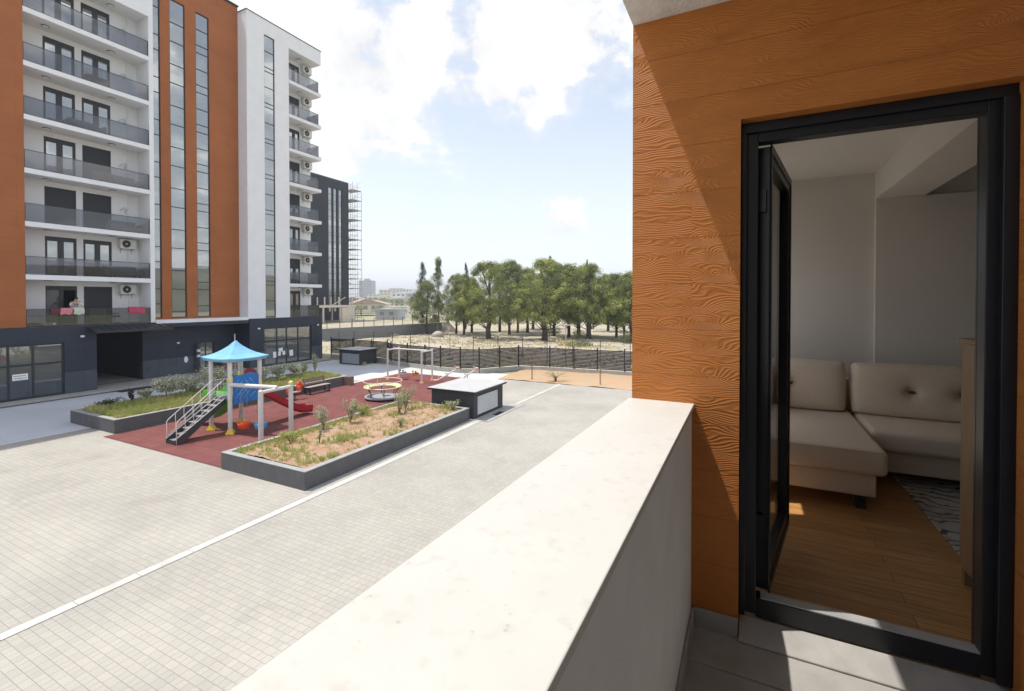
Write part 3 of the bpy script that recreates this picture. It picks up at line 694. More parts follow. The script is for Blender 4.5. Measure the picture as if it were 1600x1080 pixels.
# balconies
def balcony(k, y0, y1, corner):
    z = sb(k)
    if k:
        o = MB().box(XB+.001, XF+.03, y0+.002, y1-(.002 if not corner else 0), z, z+.28).build('balcony', M['white'], blk, bevel=.008)
        MB().box(XF-.12, XF+.012, y0+.003, y1-.003, z+.281, z+.31).build('rail_base', M['dark_metal'], o)
    else:
        o = MB().box(XB+.001, XF+.005, y0+.002, y1-.002, F0-.02, F0+.01).build('balcony', M['plinth_low'], blk)
    z = fl(k); x = XF-.06
    g = MB(); r = MB(); n = 5 if not corner else 3
    ye = y1-(.04 if not corner else .28)
    L_ = (ye-y0-.04)/n
    for i in range(n): g.box(x-.006, x+.006, y0+.04+i*L_+.004, y0+.04+(i+1)*L_-.004, z+.05, z+.99)
    r.box(x-.02, x+.02, y0+.02, ye+.02, z+.992, z+1.02)
    r.box(x-.02, x+.02, y0+.01, y0+.04, z+.02, z+.99); r.box(x-.02, x+.02, ye, ye+.03, z+.02, z+.99)
    if corner:
        g.box(XB+.03, x-.02, ye+.004, ye+.016, z+.05, z+.99); r.box(XB+.01, x-.021, ye-.005, ye+.025, z+.992, z+1.02); r.box(XB+.01, XB+.04, ye-.005, ye+.025, z+.02, z+.99)
    g.build('railing_glass', M['rail_glass'], o); r.build('handrail', M['dark_metal'], o)
    ztop = sb(k+1) if not (k == 6 and not corner) else 24.27
    for y in ((12.1, 15.2) if not corner else (29.2,)):
        MB().lathe([(.16, 0), (.17, -.03), (.12, -.07), (.02, -.085)], (-36.2, y, ztop-.001), 14).build('ceiling_light', M['lamp'], o)
        MB().lathe([(.185, 0), (.19, -.035), (.172, -.036), (.172, 0)], (-36.2, y, ztop-.0005), 14, True).build('light_ring', M['dark_metal'], o)
    if not corner:
        MB().box(XB+.001, XB+.06, 16.3, 16.34, z+.02, ztop-.002).build('drain_pipe', M['white'], o)
for k in range(7): balcony(k, 10.9, 16.92, False)
for k in range(8): balcony(k, 27.5, 30.88, True)
# unused pipe ends where no air conditioner is fitted yet
for k in range(2, 7):
    b = MB(); z = fl(k)+1.55
    b.tube([(XB, 15.9, z), (XB+.14, 15.9, z+.02), (XB+.2, 16.02, z+.12)], .022, 6); b.tube([(XB, 16.25, z+.14), (XB+.16, 16.2, z+.1), (XB+.2, 16.1, z-.1), (XB+.12, 16.16, z-.2)], .028, 6)
    b.tube([(XB, 16.2, z+.22), (XB+.18, 16.08, z+.18)], .024, 6)
    b.build('pipe_end', M['steel'], blk)
for i, (y, z, x) in enumerate(((13.27, 3.39, XF), (24.5, 3.22, XF), (30.3, 3.24, XF), (19.43, 2.41, XR))):
    o = MB().box(x+.10, x+.2, y-.09, y+.09, z-.04, z+.08).build('floodlight', M['lamp'], blk, bevel=.02)
    MB().box(x, x+.10, y-.03, y+.03, z-.02, z+.03).build('bracket', M['steel'], o)
# notice papers
def paper(y, z, w, h, x, label, lines=2, tilt=0):
    s = thing('paper_notice', label, 'notice', (x, y, z))
    c, q = math.cos(tilt), math.sin(tilt)
    def pt(a, d, e): return (x+e, y+a*c-d*q, z+a*q+d*c)
    def pl(a0, a1, d0, d1, e0, e1):
        bb = MB(); v = [pt(a0,d0,e0),pt(a1,d0,e0),pt(a1,d1,e0),pt(a0,d1,e0),pt(a0,d0,e1),pt(a1,d0,e1),pt(a1,d1,e1),pt(a0,d1,e1)]
        return bb.add(v, [(0,3,2,1),(4,5,6,7),(0,1,5,4),(1,2,6,5),(2,3,7,6),(3,0,4,7)])
    pl(-w/2, w/2, -h/2, h/2, .002, .006).build('sheet', M['paper'], s)
    ink = MB()
    for i in range(lines):
        d = h*.5 - h*(i+.8)/(lines+.6); a = -w*.42
        while a < w*.36:
            l = U(.025, .08)*w/.62; g = pl(a, min(a+l, w*.42), d-h*.055, d+h*.055, .0065, .0085); ink.add(g.v, g.f); a += l + .018
    if lines: ink.build('writing', M['ink'], s)
paper(10.66, 1.35, .62, .34, XF-.085, 'white notice with two lines of writing on the left shop door')
paper(26.05, .95, .3, .5, XF-.085, 'white paper on the shop pane left of the glazed double door', 0)
paper(26.62, 1.32, .40, .30, XF-.085, 'topmost of the white papers on the left leaf of the right shop door', 0, .1)
paper(26.50, 1.0, .26, .36, XF-.085, 'lower left white paper on the left leaf of the right shop door', 0, -.05)
paper(26.92, 1.02, .26, .34, XF-.085, 'lower right white paper on the left leaf of the right shop door', 0, .12)
paper(27.65, .95, .36, .52, XF-.085, 'white paper on the right leaf of the right shop door', 0, .06)
o = MB().prism([(XR+.015, 20.02+.14*math.cos(a*.5236), 1.15+.24*math.sin(a*.5236)) for a in range(12)], (.02, 0, 0)).build('round_sign', M['paper'], loc=(XR, 20.02, 1.15))
tag(o, 'small white oval sign on the dark wall beside the entrance door', 'sign')
# --- entrance clutter
post = thing('banded_post', 'grey post with white bands standing before the dark entrance wall', 'post', (-36.9, 20.75, .1))
MB().lathe([(.11, .1), (.11, 2.25), (.02, 2.27)], (-36.9, 20.75, 0), 14).build('pole', M['plinth_low'], post, smooth=True)
for z in (1.35, 1.75): MB().lathe([(.114, z-.09), (.118, z-.08), (.118, z+.08), (.114, z+.09)], (-36.9, 20.75, 0), 14).build('white_band', M['paper'], post)
MB().lathe([(.2, .1), (.2, .16), (.02, .165)], (-36.9, 20.75, 0), 14).build('base', M['plinth_low'], post)
def crate(x, y, z, a, c, h, m, label, kind='crate'):
    s = thing(kind, label, 'crate', (x, y, z)); t = .02
    f = MB(); f.box(x-a, x+a, y-c, y+c, z, z+t)
    for zz in (.03, .4, .75): 
        z0 = z+t+h*zz*.9; z1 = z0+h*.22
        f.box(x-a, x-a+t, y-c, y+c, z0, z1); f.box(x+a-t, x+a, y-c, y+c, z0, z1); f.box(x-a+t, x+a-t, y-c, y-c+t, z0, z1); f.box(x-a+t, x+a-t, y+c-t, y+c, z0, z1)
    f.build('slats', m, s)
    g = MB()
    for sx in (-1, 1):
        for sy in (-1, 1): g.box(x+sx*(a-.04)-.015, x+sx*(a-.04)+.015, y+sy*(c-.04)-.015, y+sy*(c-.04)+.015, z+t, z+h)
    g.build('corner_post', m, s)
crate(-36.3, 22.75, .1, .3, .45, .7, M['cardboard'], 'brown slatted crate at the entrance wall, lower of the two')
crate(-36.35, 22.7, .81, .26, .38, .4, M['pole_white'], 'pale slatted crate stacked on the brown crate at the entrance')
pl_ = thing('leaning_plank', 'pale plank leaning against the dark entrance wall by the crates', 'plank', (-36.2, 23.35, .1))
MB().bar((-36.0, 23.3, .1), (-36.7, 23.55, 2.3), .16, .03).build('board', M['pole_white'], pl_)
MB().bar((-36.0-.02, 23.3, .6), (-36.02, 23.42, .6), .03, .03).build('batten', M['pole_white'], pl_)
pole = thing('standing_pipe', 'tall pale pipe standing upright at the entrance behind the play tower', 'pipe', (-35.9, 22.9, .1))
MB().tube([(-35.9, 22.9, .1), (-35.9, 22.9, 2.9)], .045, 10).build('tube', M['pole_white'], pole, smooth=True)
MB().lathe([(.12, .1), (.12, .13), (.05, .14)], (-35.9, 22.9, 0), 12).build('foot', M['pole_white'], pole)

# --- outdoor air conditioners
def make_ac(label):
    s = thing('air_conditioner', label, 'air conditioner', (0,0,0), 'outdoor air conditioners on the block')
    MB().box(.08, .38, -.45, .45, 0, .62).build('casing', M['ac'], s, bevel=.02)
    cy, cz = -.12, .31
    b = MB(); vs = []
    b.lathe([(.255, 0), (.27, .012), (.245, .02), (.235, .006)], (0,0,0), 24, True)
    g = MB(); g.add([(.381 + p[2], cy + p[0], cz + p[1]) for p in b.v], b.f); g.build('fan_rim', M['ac'], s, smooth=True)
    g = MB()
    g.add([(.3815, cy + .24*math.cos(a*math.pi/12), cz + .24*math.sin(a*math.pi/12)) for a in range(24)], [tuple(range(24))]); g.build('fan_opening', M['black'], s)
    g = MB()
    for r in (.09, .16, .225): g.tube([(.39, cy + r*math.cos(a*math.pi/10), cz + r*math.sin(a*math.pi/10)) for a in range(21)], .004, 5, False)
    for a in range(4): g.tube([(.389, cy+.04*math.cos(a*math.pi/4), cz+.04*math.sin(a*math.pi/4)), (.389, cy+.24*math.cos(a*math.pi/4), cz+.24*math.sin(a*math.pi/4))], .004, 5)
    g.build('grille', M['grille'], s)
    MB().lathe([(.055, 0), (.05, .02), (.01, .024)], (0,0,0), 12)
    g = MB(); q = MB().lathe([(.055, 0), (.05, .02), (.01, .024)], (0,0,0), 12); g.add([(.393+p[2], cy+p[0], cz+p[1]) for p in q.v], q.f); g.build('hub', M['ac'], s)
    for y in (-.3, .3):
        g = MB(); g.box(0, .4, y-.02, y+.02, -.04, -.002); g.box(0, .03, y-.02, y+.02, -.3, -.041); g.build('bracket', M['steel'], s)
    return s
ac = make_ac('outdoor air conditioner beside the roller shutter on the lowest balcony'); ac.location = (XB, 16.2, fl(0)+1.9)
dup(ac, (XB, 16.2, fl(1)+1.96), 'outdoor air conditioner on the second balcony from the bottom at the left')
for k, w_ in enumerate(('lowest', 'second lowest', 'third lowest', 'fourth lowest', 'fourth highest', 'third highest', 'second highest', 'highest')):
    dup(ac, (XB, 30.38, fl(k)+1.95), f'outdoor air conditioner on the {w_} of the corner balconies')

# --- things on the balconies
def drape(name, label, y0, y1, ztop, drop, m, x=XF-.06, cat='cloth', seed=1):
    """cloth folded over the handrail"""
    n = 14; b = MB(); prof = []
    for i in range(8): prof.append((.035, -drop + drop*i/7))
    prof += [(.025, .02), (0, .028), (-.025, .02)]
    for i in range(8): prof.append((-.04, -drop*.8*i/7))
    vs = []; fs = []; m_ = len(prof)
    for j in range(n+1):
        y = y0 + (y1-y0)*j/n
        for i, (dx, dz) in enumerate(prof):
            wv = .018*math.sin(j*1.3+seed)*min(1, abs(dz)/.2); vs.append((x+dx*1.2+wv+ (.02 if dx > 0 else -.02)*abs(dz), y + .02*math.sin(dz*9+seed), ztop+dz*(1+.07*math.sin(j*.7+seed))))
    for j in range(n):
        for i in range(m_-1): a = j*m_+i; fs.append((a, a+1, a+m_+1, a+m_))
    o = b.add(vs, fs).build(name, m, smooth=True, loc=(x, (y0+y1)/2, ztop)); s = o.modifiers.new('Thickness', 'SOLIDIFY'); s.thickness = .008
    return tag(o, label, cat)
zr = F0+1.03
drape('towel', 'pink towel hung over the lowest balcony railing beside the person', 12.35, 12.9, zr, .36, M['cloth_pink'], seed=1)
drape('towel', 'pale green towel hung over the lowest balcony railing right of the pink one', 12.93, 13.42, zr, .38, M['cloth_pale'], seed=3)
drape('towel', 'crimson towel hung over the right end of the lowest balcony railing', 15.68, 16.6, zr+.02, .42, M['cloth_red'], seed=5)
drape('blanket', 'dark maroon blanket hung over the lowest balcony railing left of the pink towel', 11.9, 12.33, zr-.02, .3, M['cloth_maroon'], seed=8)
bd = thing('grey_panel', 'grey board with a white sticker leaning on the lowest balcony railing', 'board', (-35.62, 14.1, F0))
MB().prism([(-35.56, 13.75, F0+.45), (-35.56, 14.55, F0+.45), (-35.50, 14.55, F0+1.0), (-35.50, 13.75, F0+1.0)], (-.03, 0, 0)).build('board', M['board'], bd)
MB().prism([(-35.53, 13.78, F0+.8), (-35.53, 14.0, F0+.8), (-35.515, 14.0, F0+.93), (-35.515, 13.78, F0+.93)], (.006, 0, 0)).build('sticker', M['paper'], bd) 
MB().box(-35.62, -35.56, 13.8, 14.5, F0+.01, F0+.45).build('stand', M['black'], bd)
# office chair
ch = thing('office_chair', 'black office chair turned to the railing of the lowest balcony', 'chair', (-35.95, 15.15, F0+.01))
cx, cy, cz = -35.95, 15.15, F0+.01
MB().box(cx-.24, cx+.24, cy-.24, cy+.24, cz+.42, cz+.52).build('seat', M['black'], ch, bevel=.05, seg=3)
g = MB(); g.prism([(cx-.2, cy-.22, cz+.58), (cx-.2, cy-.26, cz+.8), (cx-.2, cy-.3, cz+1.0), (cx-.2, cy-.25, cz+1.0), (cx-.2, cy-.2, cz+.8), (cx-.2, cy-.17, cz+.58)], (.4, 0, 0)); g.build('backrest', M['black'], ch, bevel=.02)
MB().tube([(cx, cy, cz+.1), (cx, cy, cz+.42)], .03, 8).build('column', M['steel'], ch)
for a in range(5):
    q = a*2*math.pi/5; MB().bar((cx, cy, cz+.1), (cx+.27*math.cos(q), cy+.27*math.sin(q), cz+.06), .04, .03).build('leg', M['black'], ch); MB().ball((cx+.27*math.cos(q), cy+.27*math.sin(q), cz+.03), .03).build('castor', M['black'], ch)
for s in (-1, 1): MB().tube([(cx+s*.24, cy+.1, cz+.47), (cx+s*.28, cy+.1, cz+.66), (cx+s*.28, cy-.15, cz+.68)], .02, 6).build('armrest', M['black'], ch)
# heap of washing
g = MB()
for i in range(9): g.ball((-35.75+U(-.1,.15), 11.3+U(-.3,.3), F0+.1+U(0,.07)), U(.1,.17), 8, 5, (1,1.3,.6))
tag(g.build('laundry_heap', M['cloth_maroon'], smooth=True, loc=(-35.75, 11.3, F0)), 'heap of dark red washing on the floor at the left of the lowest balcony', 'laundry')
g = MB()
for i in range(6): g.ball((-35.65+U(-.08,.1), 11.95+U(-.22,.22), F0+.12+U(0,.06)), U(.09,.14), 8, 5, (1,1.4,.55))
tag(g.build('laundry_heap', M['paper'], smooth=True, loc=(-35.65, 11.95, F0)), 'heap of white washing on the floor of the lowest balcony', 'laundry')
ln = MB().tube([(XF-.2, 10.93, F0+.62), (XF-.2, 11.6, F0+.6), (XF-.2, 12.3, F0+.62)], .012, 5).build('washing_line', M['rope'], loc=(XF-.2, 11.6, F0+.6)); tag(ln, 'pale washing line at the left of the lowest balcony', 'line')
# pots and boxes higher up
def pot(y, k, label):
    s = thing('plant_pot', label, 'pot', (-35.75, y, fl(k)+.01))
    MB().lathe([(.02, 0), (.15, 0), (.23, .5), (.25, .5), (.25, .56), (.2, .56), (.18, .48), (.02, .47)], (-35.75, y, fl(k)+.01), 16).build('vessel', M['terracotta'], s, smooth=True)
    MB().lathe([(.17, .475), (.02, .485)], (-35.75, y, fl(k)+.01), 16).build('earth', M['soil_green'], s)
pot(13.85, 1, 'dark brown tapered pot on the second balcony from the bottom')
def storage(y, k, w_, h_, label, m):
    s = thing('storage_box', label, 'box', (-35.9, y, fl(k)+.01)); z = fl(k)+.01
    MB().box(-36.15, -35.65, y-w_/2, y+w_/2, z, z+h_).build('body', m, s, bevel=.01)
    MB().box(-36.17, -35.63, y-w_/2-.02, y+w_/2+.02, z+h_+.001, z+h_+.04).build('lid', m, s, bevel=.01)
storage(14.55, 3, .8, .62, 'brown box behind the glass of the fourth balcony from the bottom', M['cardboard'])
storage(14.3, 5, 1.0, .5, 'brown box behind the glass of the second balcony from the top', M['cardboard'])
def garden_sofa(y, k, label):
    s = thing('balcony_sofa', label, 'sofa', (-36.2, y, fl(k)+.01)); z = fl(k)+.01
    MB().box(-36.5, -35.8, y-.75, y+.75, z+.14, z+.4).build('seat', M['board'], s, bevel=.03)
    MB().box(-36.68, -36.51, y-.75, y+.75, z+.14, z+.78).build('backrest', M['board'], s, bevel=.03)
    for e in (-1, 1): MB().box(-36.5, -35.85, y+e*.84-.08, y+e*.84+.08, z+.14, z+.58).build('armrest', M['board'], s, bevel=.02)
    for a in (-36.6, -35.9):
        for c in (-.7, .7): MB().box(a-.03, a+.03, y+c-.03, y+c+.03, z, z+.1395).build('leg', M['black'], s)
garden_sofa(15.85, 1, 'grey sofa behind the glass of the second balcony from the bottom')
garden_sofa(15.85, 2, 'grey sofa behind the glass of the balcony with both shutters down')
garden_sofa(15.85, 3, 'grey sofa behind the glass of the fourth balcony from the bottom')
garden_sofa(13.9, 4, 'grey sofa behind the glass of the third balcony from the top')

# --- the person at the lowest railing: leaning forward over the washing
def skin(name, verts, edges, radii, m, parent, root=0, sub=2):
    me = bpy.data.meshes.new(name); o0 = Vector(ORG[parent.name])
    me.from_pydata([Vector(v)-o0 for v in verts], edges, []); me.materials.append(m)
    o = bpy.data.objects.new(name, me); COL.objects.link(o); o.parent = parent; ORG[o.name] = tuple(o0)
    sk = o.modifiers.new('Skin', 'SKIN'); sk.use_smooth_shade = True
    for i, d in enumerate(me.skin_vertices[0].data): d.radius = radii[i] if isinstance(radii[i], tuple) else (radii[i], radii[i]); d.use_root = (i == root)
    s = o.modifiers.new('Sub', 'SUBSURF'); s.levels = sub; s.render_levels = sub
    return o
px_, py_, pz_ = -36.15, 13.2, F0+.01
pr = thing('person', 'person in a white patterned top leaning forward over the washing on the lowest balcony', 'person', (px_, py_, pz_))
def pp_(x, y, z): return (px_+x, py_+y, pz_+z)
V = [pp_(0,0,.92), pp_(.06,0,1.1), pp_(.2,0,1.32), pp_(.26,0,1.42), pp_(.33,.0,1.52), pp_(.36,.0,1.6),
     pp_(0,-.1,.88), pp_(.02,-.11,.48), pp_(-.02,-.11,.08), pp_(.12,-.12,.03),
     pp_(0,.1,.88), pp_(.03,.11,.48), pp_(-.01,.11,.08), pp_(.13,.12,.03),
     pp_(.22,-.19,1.36), pp_(.38,-.28,1.14), pp_(.54,-.2,1.04), pp_(.6,-.16,1.02),
     pp_(.22,.19,1.36), pp_(.38,.3,1.14), pp_(.54,.24,1.04), pp_(.6,.2,1.02)]
E_ = [(0,1),(1,2),(2,3),(3,4),(4,5),(0,6),(6,7),(7,8),(8,9),(0,10),(10,11),(11,12),(12,13),(2,14),(14,15),(15,16),(16,17),(2,18),(18,19),(19,20),(20,21)]
R_ = [(.13,.10),(.13,.10),(.14,.1),.055,.085,.075,.08,.06,.04,.035,.08,.06,.04,.035,.055,.042,.032,.025,.055,.042,.032,.025]
skin('body', V, E_, R_, M['skin'], pr)
skin('shirt', [V[i] for i in (0,1,2,14,15,18,19)], [(0,1),(1,2),(2,3),(3,4),(2,5),(5,6)], [(.155,.125),(.155,.125),(.165,.12),.072,.058,.072,.058], M['shirt'], pr)
skin('trousers', [V[i] for i in (0,6,7,8,10,11,12)], [(0,1),(1,2),(2,3),(0,4),(4,5),(5,6)], [(.14,.115),.1,.08,.06,.1,.08,.06], M['trouser'], pr)
MB().ball(pp_(.325,0,1.61), .105, 12, 8, (1,.9,.95)).build('hair', M['hair'], pr, smooth=True)
for s in (-1, 1):
    for j in range(5):
        q = V[17] if s < 0 else V[21]
        a = (j-2)*.016
        MB().tube([q, (q[0]+.035, q[1]+a, q[2]-.01), (q[0]+.06 - abs(j-2)*.006, q[1]+a*1.2, q[2]-.04)], [.011,.009,.007], 6).build('finger', M['skin'], pr, smooth=True)

# ================================================================== COURTYARD: planters, vent housings, bench
def planter(name, label, x0, x1, y0, y1, h, soil, sd):
    s = thing(name, label, 'planter', ((x0+x1)/2, (y0+y1)/2, 0)); t = .2
    w = MB(); w.box(x0, x1, y0, y0+t, -.05, h); w.box(x0, x1, y1-t, y1, -.05, h); w.box(x0, x0+t, y0+t, y1-t, -.05, h); w.box(x1-t, x1, y0+t, y1-t, -.05, h)
    w.build('planter_wall', M['planter'], s)
    w = MB(); e = .004; w.box(x0-e, x1+e, y0-e, y0+t, h+.001, h+.02); w.box(x0-e, x1+e, y1-t, y1+e, h+.001, h+.02); w.box(x0-e, x0+t, y0+t+.001, y1-t-.001, h+.001, h+.02); w.box(x1-t, x1+e, y0+t+.001, y1-t-.001, h+.001, h+.02)
    w.build('coping', M['planter_cap'], s)
    o = grid('soil', x0+t-.01, x1-t+.01, y0+t-.01, y1-t+.01, 50, 90, lambda x, y: h-.07 + .10*math.sin(math.pi*(x-x0)/(x1-x0)) + .07*fbm(x+sd, y, .9) + .03*fbm(x, y+sd, 5), soil, None, s)
    return s
planter('raised_planter', 'near grey raised planter full of reddish straw-strewn soil and pale shrubs', -15.5, -11.52, 9.4, 18.45, .54, M['soil'], 2)
planter('raised_planter', 'far dark raised planter with green ground cover behind the play tower', -27.4, -23.5, 9.85, 22.6, .56, M['soil_green'], 9)
tag(MB().box(-23.5, -23.0, 22.2, 22.62, -.02, .57).build('planter_end_block', M['bench_wood'], bevel=.01), 'short brown block at the far end of the far planter', 'block')

def leaves(b, c, r, n, size, up=.3, flat=.55, rg=rnd, out=1.):
    """n leaf-sized faces spread through an ellipsoid"""
    c = Vector(c)
    for _ in range(n):
        d = Vector((rg.gauss(0,1), rg.gauss(0,1), rg.gauss(0,1)+up*.7)).normalized()*(rg.random()**.3)
        p = c + Vector((d.x*r[0], d.y*r[1], d.z*r[2]))
        nrm = (d*out + Vector((rg.uniform(-1,1), rg.uniform(-1,1), rg.uniform(-.6,1)+up))).normalized()
        a = nrm.orthogonal().normalized(); a = Quaternion(nrm, rg.uniform(0, 6.28)) @ a; w = nrm.cross(a)
        q = size*rg.uniform(.6, 1.3); b.add([p-a*q, p-w*q*flat, p+a*q, p+w*q*flat], [(0,1,2,3)])
    return b
def tufts(name, x0, x1, y0, y1, zf, n, h, m, w=.012, parent=None, mask=None, blades=7, sp=.10):
    b = MB(); i = 0
    while i < n:
        x, y = U(x0, x1), U(y0, y1)
        if mask and mask(x, y) < rnd.random(): 
            if rnd.random() < .02: i += 1
            continue
        i += 1; z = zf(x, y); hh = h*U(.5, 1.3)
        for _ in range(blades):
            a = U(0, 6.28); dx, dy = math.cos(a), math.sin(a); l = U(.3, 1.)*sp; bx, by = x+U(-.05,.05), y+U(-.05,.05)
            k = hh*U(.5, 1.1)
            b.add([(bx-dy*w, by+dx*w, z-.02), (bx+dy*w, by-dx*w, z-.02), (bx+dx*l*.5+dy*w*.7, by+dy*l*.5-dx*w*.7, z+k*.7), (bx+dx*l, by+dy*l, z+k)], [(0,1,2,3)])
    return tag(b.build(name, m), kind='stuff')
zfar = lambda x, y: .56-.05 + .09*math.sin(math.pi*(x+27.4)/3.9)
znear = lambda x, y: .54-.05 + .09*math.sin(math.pi*(x+15.5)/3.98)
o = tufts('ground_cover', -27.1, -23.75, 10.1, 22.3, zfar, 4300, .22, M['grass'], .016, blades=6, mask=lambda x, y: 1.1-.9*max(0, fbm(x, y, .5)*2.2)); o['label'] = 'green and straw-coloured ground cover in the far planter'; o['category'] = 'ground cover'
o = tufts('dry_grass', -27.1, -23.75, 10.1, 22.3, zfar, 900, .17, M['grass_dry'], .013, blades=6); o['label'] = 'dry straw tufts among the green in the far planter'; o['category'] = 'dry grass'
def nearmask(x, y):
    e = max(0, (-14.6 - x)/.8)*.9 + max(0, (11.0 - y)/1.6)*.75*(.5+fbm(x, y, .8)) + max(0, (y-16.8)/2)*.6 + .03
    return e + max(0, fbm(x+3, y, .7)*1.1-.2)
o = tufts('weeds', -15.25, -11.8, 9.65, 18.2, znear, 760, .16, M['grass'], .014, mask=nearmask, blades=7); o['label'] = 'green weeds along the edges of the near planter'; o['category'] = 'weeds'
o = tufts('straw', -15.25, -11.8, 9.65, 18.2, znear, 1100, .055, M['grass_dry'], .009, blades=5, sp=.13); o['label'] = 'short dry straw over the soil of the near planter'; o['category'] = 'straw'

def shrub(label, x, y, z, h, r, leafm, n=420, flowers=None, fm=None, name='flowering_shrub', size=.035, group=None, lean=0):
    s = thing(name, label, 'shrub', (x, y, z), group)
    st = MB(); lv = MB(); fw = MB()
    for i in range(6):
        a = U(0, 6.28); q = U(.3, .9)*r; top = Vector((x+math.cos(a)*q+lean*h, y+math.sin(a)*q, z+h*U(.7, 1)))
        mid = Vector((x+math.cos(a)*q*.35, y+math.sin(a)*q*.35, z+h*.4)); st.tube([(x, y, z-.1), mid, top], [.014, .011, .005], 5)
        for t in range(6):
            f = .35+.65*t/5; c = mid.lerp(top, max(0, (f-.35)/.65)); leaves(lv, c, (r*.38, r*.38, h*.15), n//36, size)
            if flowers and f > .4: leaves(fw, c+Vector((0,0,h*.04)), (r*.42, r*.42, h*.16), flowers//36, size*.8, .8)
    st.build('stem', M['stem'], s); lv.build('foliage', leafm, s)
    if flowers: fw.build('blossom', fm or M['flower'], s)
    return s
# near planter: four taller shrubs and low plants
shrub('pale-blossomed shrub at the near left of the near planter, before the red slide', -14.55, 12.75, .55, .95, .36, M['shrub'], 620, 330, M['flower_dry'])
shrub('pale-blossomed shrub in the middle of the near planter, before the merry-go-round', -14.5, 14.05, .58, .95, .4, M['shrub'], 700, 330, M['flower_dry'])
shrub('tall leaning grey-green shrub near the vent housing in the near planter', -14.0, 16.9, .57, 1.0, .38, M['shrub'], 700, 160, M['flower_dry'], lean=.15)
shrub('sparse whitish shrub left of the tall leaning one in the near planter', -13.6, 16.0, .6, .8, .36, M['shrub'], 380, 240, M['flower_dry'])
shrub('low bushy green plant on the play side of the near planter', -14.95, 15.2, .55, .45, .35, M['grass'], 500, None, None, 'low_shrub', .04)
shrub('reddish twiggy plant beside the merry-go-round in the near planter', -15.1, 14.7, .55, .5, .25, M['shrub_dark'], 160, None, None, 'low_shrub', .03)
shrub('bare thin sapling near the front left corner of the near planter', -13.35, 11.5, .6, .55, .2, M['shrub'], 90, None, None, 'sapling', .03)
shrub('leafy green clump against the vent housing in the near planter', -12.1, 17.95, .55, .4, .35, M['shrub'], 330, None, None, 'low_shrub', .045)
shrub('small round green clump on the front edge of the near planter', -12.35, 14.6, .58, .3, .26, M['shrub'], 260, None, None, 'low_shrub', .035)
shrub('low grey tuft left of the bare sapling in the near planter', -14.4, 11.2, .55, .45, .4, M['grass'], 420, None, None, 'low_shrub', .04)
shrub('yellowish weed in the corner between vent housing and play floor', -14.9, 17.9, .56, .5, .45, M['grass'], 420, None, None, 'low_shrub', .045)
# far planter
for (x, y, h, r, n, fl_, fm, lb) in (
    (-26.3, 13.3, .95, .75, 700, 620, 'flower', 'white-flowered shrub at the left of the far planter'),
    (-26.2, 15.4, 1.15, .7, 620, 520, 'flower', 'tall white-flowered shrub in the far planter, left of the play tower'),
    (-26.4, 14.3, .7, .6, 460, 300, 'flower', 'low white-flowered shrub between the two bigger ones in the far planter'),
    (-26.6, 16.6, .75, .6, 480, 260, 'flower', 'white-flowered shrub just left of the stair rails in the far planter'),
    (-26.4, 18.3, .7, .55, 460, 240, 'flower', 'whitish shrub behind the blue panel in the far planter'),
    (-26.4, 19.6, .8, .7, 600, 420, 'flower', 'white-flowered shrub right of the play tower in the far planter'),
    (-26.2, 20.9, .7, .6, 520, 260, 'flower', 'grey-green shrub near the far end of the far planter')):
    shrub(lb, x, y, .6, h*1.12, r*1.25, M['shrub'], int(n*1.7), int(fl_*1.6), M[fm], size=.055)
for i, (x, y, h, r) in enumerate(((-26.9, 12.6, .5, .4), (-25.9, 14.9, .45, .4), (-26.0, 17.5, .5, .45), (-25.2, 18.9, .35, .35), (-25.6, 20.3, .4, .4), (-26.8, 21.8, .55, .45))):
    shrub(['low pale bush right of the purple-leaved plant in the far planter', 'low bush before the tall white-flowered shrub in the far planter', 'low bush behind the play tower roof posts in the far planter', 'small green bush just right of the blue panel in the far planter', 'low green bush behind the bench in the far planter', 'pale bush left of the thin young tree in the far planter'][i], x, y, .6, h, r, M['shrub' if i % 2 == 0 else 'grass'], 520, 160 if i % 2 == 0 else None, M['flower'], 'low_shrub', .05)
shrub('dark purple-leaved plant at the left end of the far planter', -26.6, 11.9, .57, .65, .22, M['shrub_dark'], 260, None, None, 'purple_plant', .05)
shrub('dark green low bush at the left back edge of the far planter', -26.7, 11.0, .57, .35, .55, M['cypress'], 520, None, None, 'low_shrub', .045)
shrub('thin young tree with a pale bushy top at the far end of the far planter', -26.6, 22.6, .5, 1.25, .28, M['shrub'], 420, 200, M['flower'], 'young_tree', .05)
shrub('yellow-green low bush left of the green slide in the far planter', -24.3, 15.6, .57, .5, .5, M['grass'], 600, None, None, 'low_shrub', .05)

